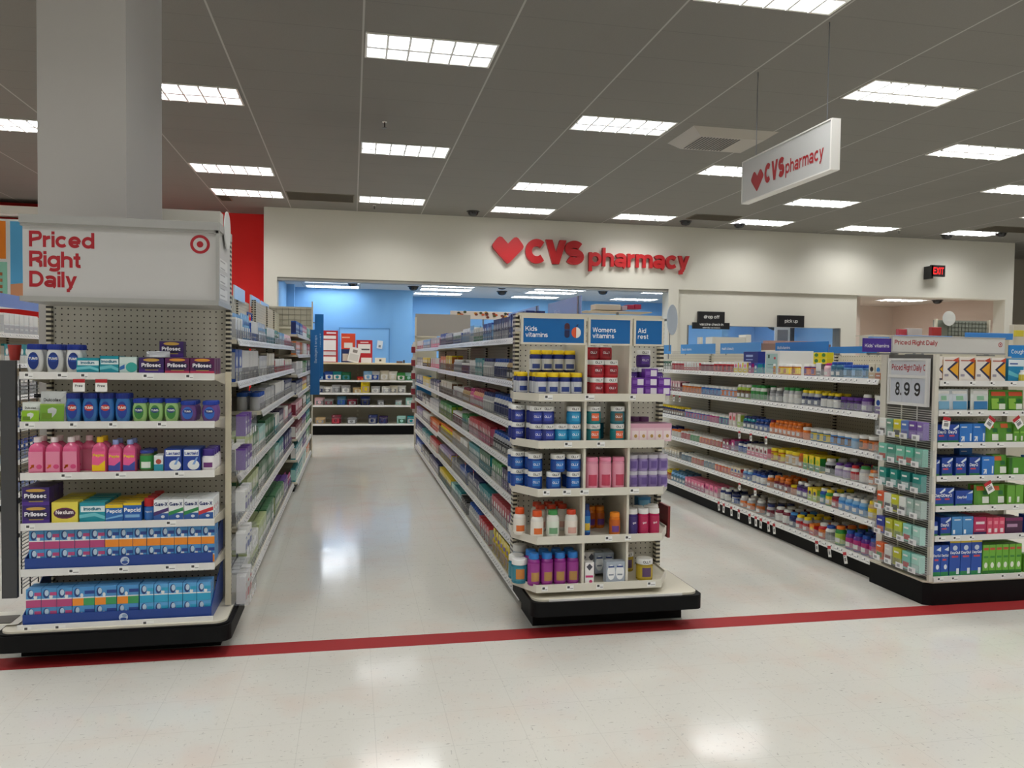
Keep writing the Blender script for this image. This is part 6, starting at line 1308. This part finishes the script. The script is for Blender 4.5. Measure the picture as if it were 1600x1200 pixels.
for i, z in enumerate((1.60, 1.38, 1.16, .90, .66)):
    t = thing('clip_strip_pack', (1.02, 13.28, z), f'red snack pack on the clip strip at the middle gondola end, {ordn(i+1)} from top', 'packet', 'red packs on the clip strip')
    MB().bbox(.97, 1.035, 13.26, 13.3105, z, z+.10, mat('8f2f38', .35)).build('pack', t); MB().bbox(.98, 1.03, 13.262, 13.308, z+.10, z+.14, mat('d9d5cc')).build('header_card', t)

# ================================================================== FAR SHELVING SEEN OVER THE TOPS
def cyl(x, y, r, z0, z1, mt, n=12): return MB().lathe([(r, z0), (r, z1)], mt, n, x, y)
t = thing('far_gondola', (6.0, 11, 0), 'far cream gondola with goods on top seen above the right gondola', 'shelving')
MB().box(5.9, 5.93, 9.5, 14.5, 0, 1.70, PEGX).build('back_panel', t); MB().box(5.5, 6.3, 9.5, 14.5, 0, .14, DARK).build('kick_plate', t)
MB().box(5.5, 6.3, 9.5, 14.5, 1.40, 1.42, STEEL).build('shelf', t)
MB().box(6.10, 6.16, 13.2, 13.3, 0, 1.95, WSTEEL).build('upright', t)
g = MB().box(7.30, 8.15, 15.2, 15.5, 0, 2.02, mat('d6d3c8', .5)).box(8.05, 8.15, 15.15, 15.5, 0, 2.08, mat('e0ddd4', .5)); solo('white_cabinet', g, (7.7, 15.4, 0), 'white cabinet in front of the left pharmacy window', 'cabinet')
g = MB().box(8.35, 9.9, 15.0, 15.3, 0, 1.90, mat('8a6f66', .5))
for k in range(3): g.box(8.45+k*.5, 8.85+k*.5, 15.0, 15.2, 1.90, 1.96, mat('b58f84', .5))
solo('brown_rack', g, (9.1, 15.1, 0), 'dusky brown rack with pinkish stock below the pharmacy windows', 'rack')
g = MB().box(10.1, 10.5, 17.6, 17.64, 1.95, 2.36, mat('e0e0de')).box(10.16, 10.44, 17.59, 17.6, 2.0, 2.3, mat('8c8a90')).box(10.5, 10.62, 17.6, 17.66, 1.95, 2.4, mat('1f2333')).box(9.9, 10.9, 17.4, 17.8, 1.90, 1.94, mat('8f979c'))
g.box(10.3, 10.4, 17.6, 17.7, 0, 1.90, mat('8f979c')); solo('document_holder', g, (10.4, 17.6, 0), 'stand with white document and dark panel behind the pick up window', 'stand')
solo('dark_disc', MB().add([(10.95+.42*cos(2*pi*i/24), 19.0, 2.75+.42*sin(2*pi*i/24)) for i in range(24)]+[(10.95+.42*cos(2*pi*i/24), 19.03, 2.75+.42*sin(2*pi*i/24)) for i in range(24)], [tuple(range(23, -1, -1)), tuple(range(24, 48))]+[(i, (i+1) % 24, 24+(i+1) % 24, 24+i) for i in range(24)], mat('2a3442', .3)), (10.95, 19, 2.33), 'dark round disc partly hidden behind the pick up window', 'disc')
t = thing('tall_gondola', (10.9, 12.2, 0), 'grey-green tall wire grid gondola end beyond the right header', 'shelving')
g = MB().box(10.07, 11.18, 12.2, 12.23, 0, 2.30, mat('8f9489', .5)); g.build('back_panel', t)
g = MB()
for k in range(12): g.box(10.35+k*.07, 10.355+k*.07, 12.19, 12.2, 1.9, 2.28, mat('5f645b'))
for k in range(6): g.box(10.35, 11.15, 12.19, 12.2, 1.9+k*.07, 1.905+k*.07, mat('5f645b'))
g.box(10.07, 10.10, 12.15, 12.2, 0, 2.32, STEEL).box(11.15, 11.18, 12.15, 12.2, 0, 2.32, STEEL); g.build('wire_grid', t)
t = thing('round_sign', (10.3, 12.1, 2.2), 'small white round sign on the tall grid gondola', 'sign')
g = MB(); g.lathe([(.13, -.004), (.13, .004)], mat('dcdeda'), 24); g.v = [(10.3+x, 12.12+z, 2.33+y) for x, y, z in g.v]; g.build('disc', t); MB().box(10.29, 10.31, 12.125, 12.19, 2.2, 2.22, WIRE).build('bracket', t)
for i, (x0, x1, z0, z1, c, lb) in enumerate(((9.23, 9.50, 1.86, 2.02, 'b8323c', 'red round-printed carton seen beyond the right header'), (9.55, 10.0, 1.86, 2.03, 'c9c6c8', 'pale grey carton beside the red one beyond the right header'),)):
    pass
def farbox(px0, px1, py0, py1, Y, c, label, d=.3, name='stock_carton', cat='carton', extra=None, foot=None):
    def P(px, py):
        v = fw+rr*((px-800)/FPX)+uu*((600-py)/FPX); k = Y/v.y; return v.x*k, EYE+v.z*k
    x0, z1 = P(px0, py0); x1, z0 = P(px1, py1); d = min(d, .08) if px0 > 1300 else d
    g = MB().bbox(x0, x1, Y, Y+d, z0, z1, mat(c, .45), .004)
    if foot is not None: g.box((x0+x1)/2-.012, (x0+x1)/2+.012, Y+min(d*.4, .05), Y+min(d*.4, .05)+.02, foot, z0+.01, WIRE)
    if extra: extra(g, x0, x1, z0, z1, Y)
    return solo(name, g, ((x0+x1)/2, Y+d/2, z0), label, cat), x0, x1, z0, z1
t = thing('far_gondola', (9.6, 11.2, 0), 'low far gondola carrying red and grey cartons beyond the right header', 'shelving')
MB().box(8.0, 12.5, 11.05, 11.35, 0, 1.955, mat('c9c4b2', .5)).build('back_panel', t); MB().box(8.0, 12.5, 11.0, 11.45, 1.955, 1.972, STEEL).build('shelf', t)
def ring(g, x0, x1, z0, z1, Y): g.ell((x0+x1)/2, (z0+z1)/2-.02, .10, .085, Y-.001, mat('b02a34')).ell((x0+x1)/2, (z0+z1)/2-.02, .055, .05, Y-.002, mat('d9d0d0'))
for a in ((1405, 1417, 514, 524.5, 11.1, 'b4404a', 'red carton beyond the right header'), (1418, 1441, 513, 524.5, 11.1, 'b9b3b2', 'pale grey carton beside the red one beyond the right header'), (1456.5, 1471, 511, 524.5, 11.1, 'a83232', 'plain red carton left of the tall grid gondola')):
    o, x0, x1, z0, z1 = farbox(*a)
for i, (a, b, c, d_, y) in enumerate(((1357, 1390, 526, 535, 9.0), (1398, 1488, 523.5, 530, 9.5), (1508, 1583, 519.5, 531, 9.0), (1035, 1052, 540, 553, 9.9))):
    if i == 3: continue
    farbox(a, b, c, d_, y, '3f86d0', ['blue category strip behind the purple flag sign', 'thin blue category strip behind the long header', 'blue category strip at the right behind the header'][i], .01, 'category_sign', 'sign', None, 0)
farbox(1584, 1640, 507, 545, 10.0, 'c9c3b4', 'cream shelving top at the far right edge', .4, 'far_shelving', 'shelving')
farbox(1588, 1600, 516, 526, 9.9, 'c9b83a', 'yellow and black item at the far right edge', .05, 'stock_item', 'item')
# goods above the middle end display
o, x0, x1, z0, z1 = farbox(915, 1019, 485, 489, 8.5, 'c9b48c', 'tan shelf edge seen above the vitamin end display', .4, 'shelf_board', 'board', None, 0)
farbox(931, 970, 475, 485, 8.55, 'c9bfb0', 'white and tan bottle packs stacked above the vitamin end display', .2)
farbox(972, 980, 478, 485, 8.55, 'b9a9b4', 'small pale carton above the vitamin end display', .15)
farbox(981, 991, 476, 483, 8.55, 'b0284a', 'left crimson pack above the vitamin end display', .15)
farbox(992, 1002, 475.5, 483, 8.55, 'b0284a', 'right crimson pack above the vitamin end display', .15)
farbox(704, 806, 485.5, 500, 14.2, 'e0d6cc', 'long white header with coloured fruit print beyond the middle gondola', .05, 'fruit_header', 'sign', lambda g, x0, x1, z0, z1, Y: [g.ell(x0+.05+(x1-x0-.1)*random.random(), z0+(z1-z0)*random.uniform(.25, .9), .03, .022, Y-.001-.0003*k, mat(random.choice(['c9562c', '5a5a34', 'd99a3a', '7a3a2c', '3c4030']))) for k in range(34)], 0)
# left edge beyond the side rack
ZN = ('next gondola at far left', 'nf')
for i, (a, b) in enumerate(((7.2, 8.42), (8.42, 9.64), (9.64, 10.86), (10.86, 12.1))):
    section('shelving_section', -3.28, -3.75, a, b, [.12, .45, .78, 1.10, 1.42, 1.72], 1.95, f'shelving section at the far left edge, {["nearest", "second", "third", "farthest"][i]} of four', 'far left edge shelving sections', 'clear', .042, .09, True, .04, .1)
for li, (z, sps) in enumerate(((1.72, ['box:tan:cream', 'box:white:silver']), (1.42, ['box:tan:beige', 'box:teal:white']), (1.10, ['pk:lightblue:grey', 'pk:silver:grey']), (.78, ['pk:lightblue:silver', 'pk:blue:grey']), (.45, ['pk:grey:lightblue', 'pk:blue:navy']), (.12, ['pk:navy:grey', 'pk:black:blue']))):
    sn = ['topmost shelf', 'second shelf', 'third shelf', 'fourth shelf', 'fifth shelf', 'lowest shelf'][li]
    run(ZN, sn, z, -3.28, '+x', 7.9, 8.38, sps[0]+':.11:.20', rows=1); run(ZN, sn, z, -3.28, '+x', 8.46, 9.3, sps[1]+':.11:.20', rows=1)
solo('blue_shelf_header', MB().box(-3.32, -3.30, 7.4, 9.6, 1.97, 2.10, mat('6f86c4', .3)), (-3.3, 8.5, 1.97), 'lavender blue header strip on shelving at the far left edge', 'sign')
solo('leaflet_stack', MB().box(-1.86, -1.62, 4.28, 4.5, .19, .192, mat('d9d6c8')).box(-1.80, -1.66, 4.30, 4.42, .192, .196, mat('55524a')), (-1.7, 4.4, .19), 'pale leaflet poking out at the left of the bottom shelf', 'leaflet')
finish_labels()
thin_out()
print('THINGS', len(ITEMS), len(bpy.data.objects))
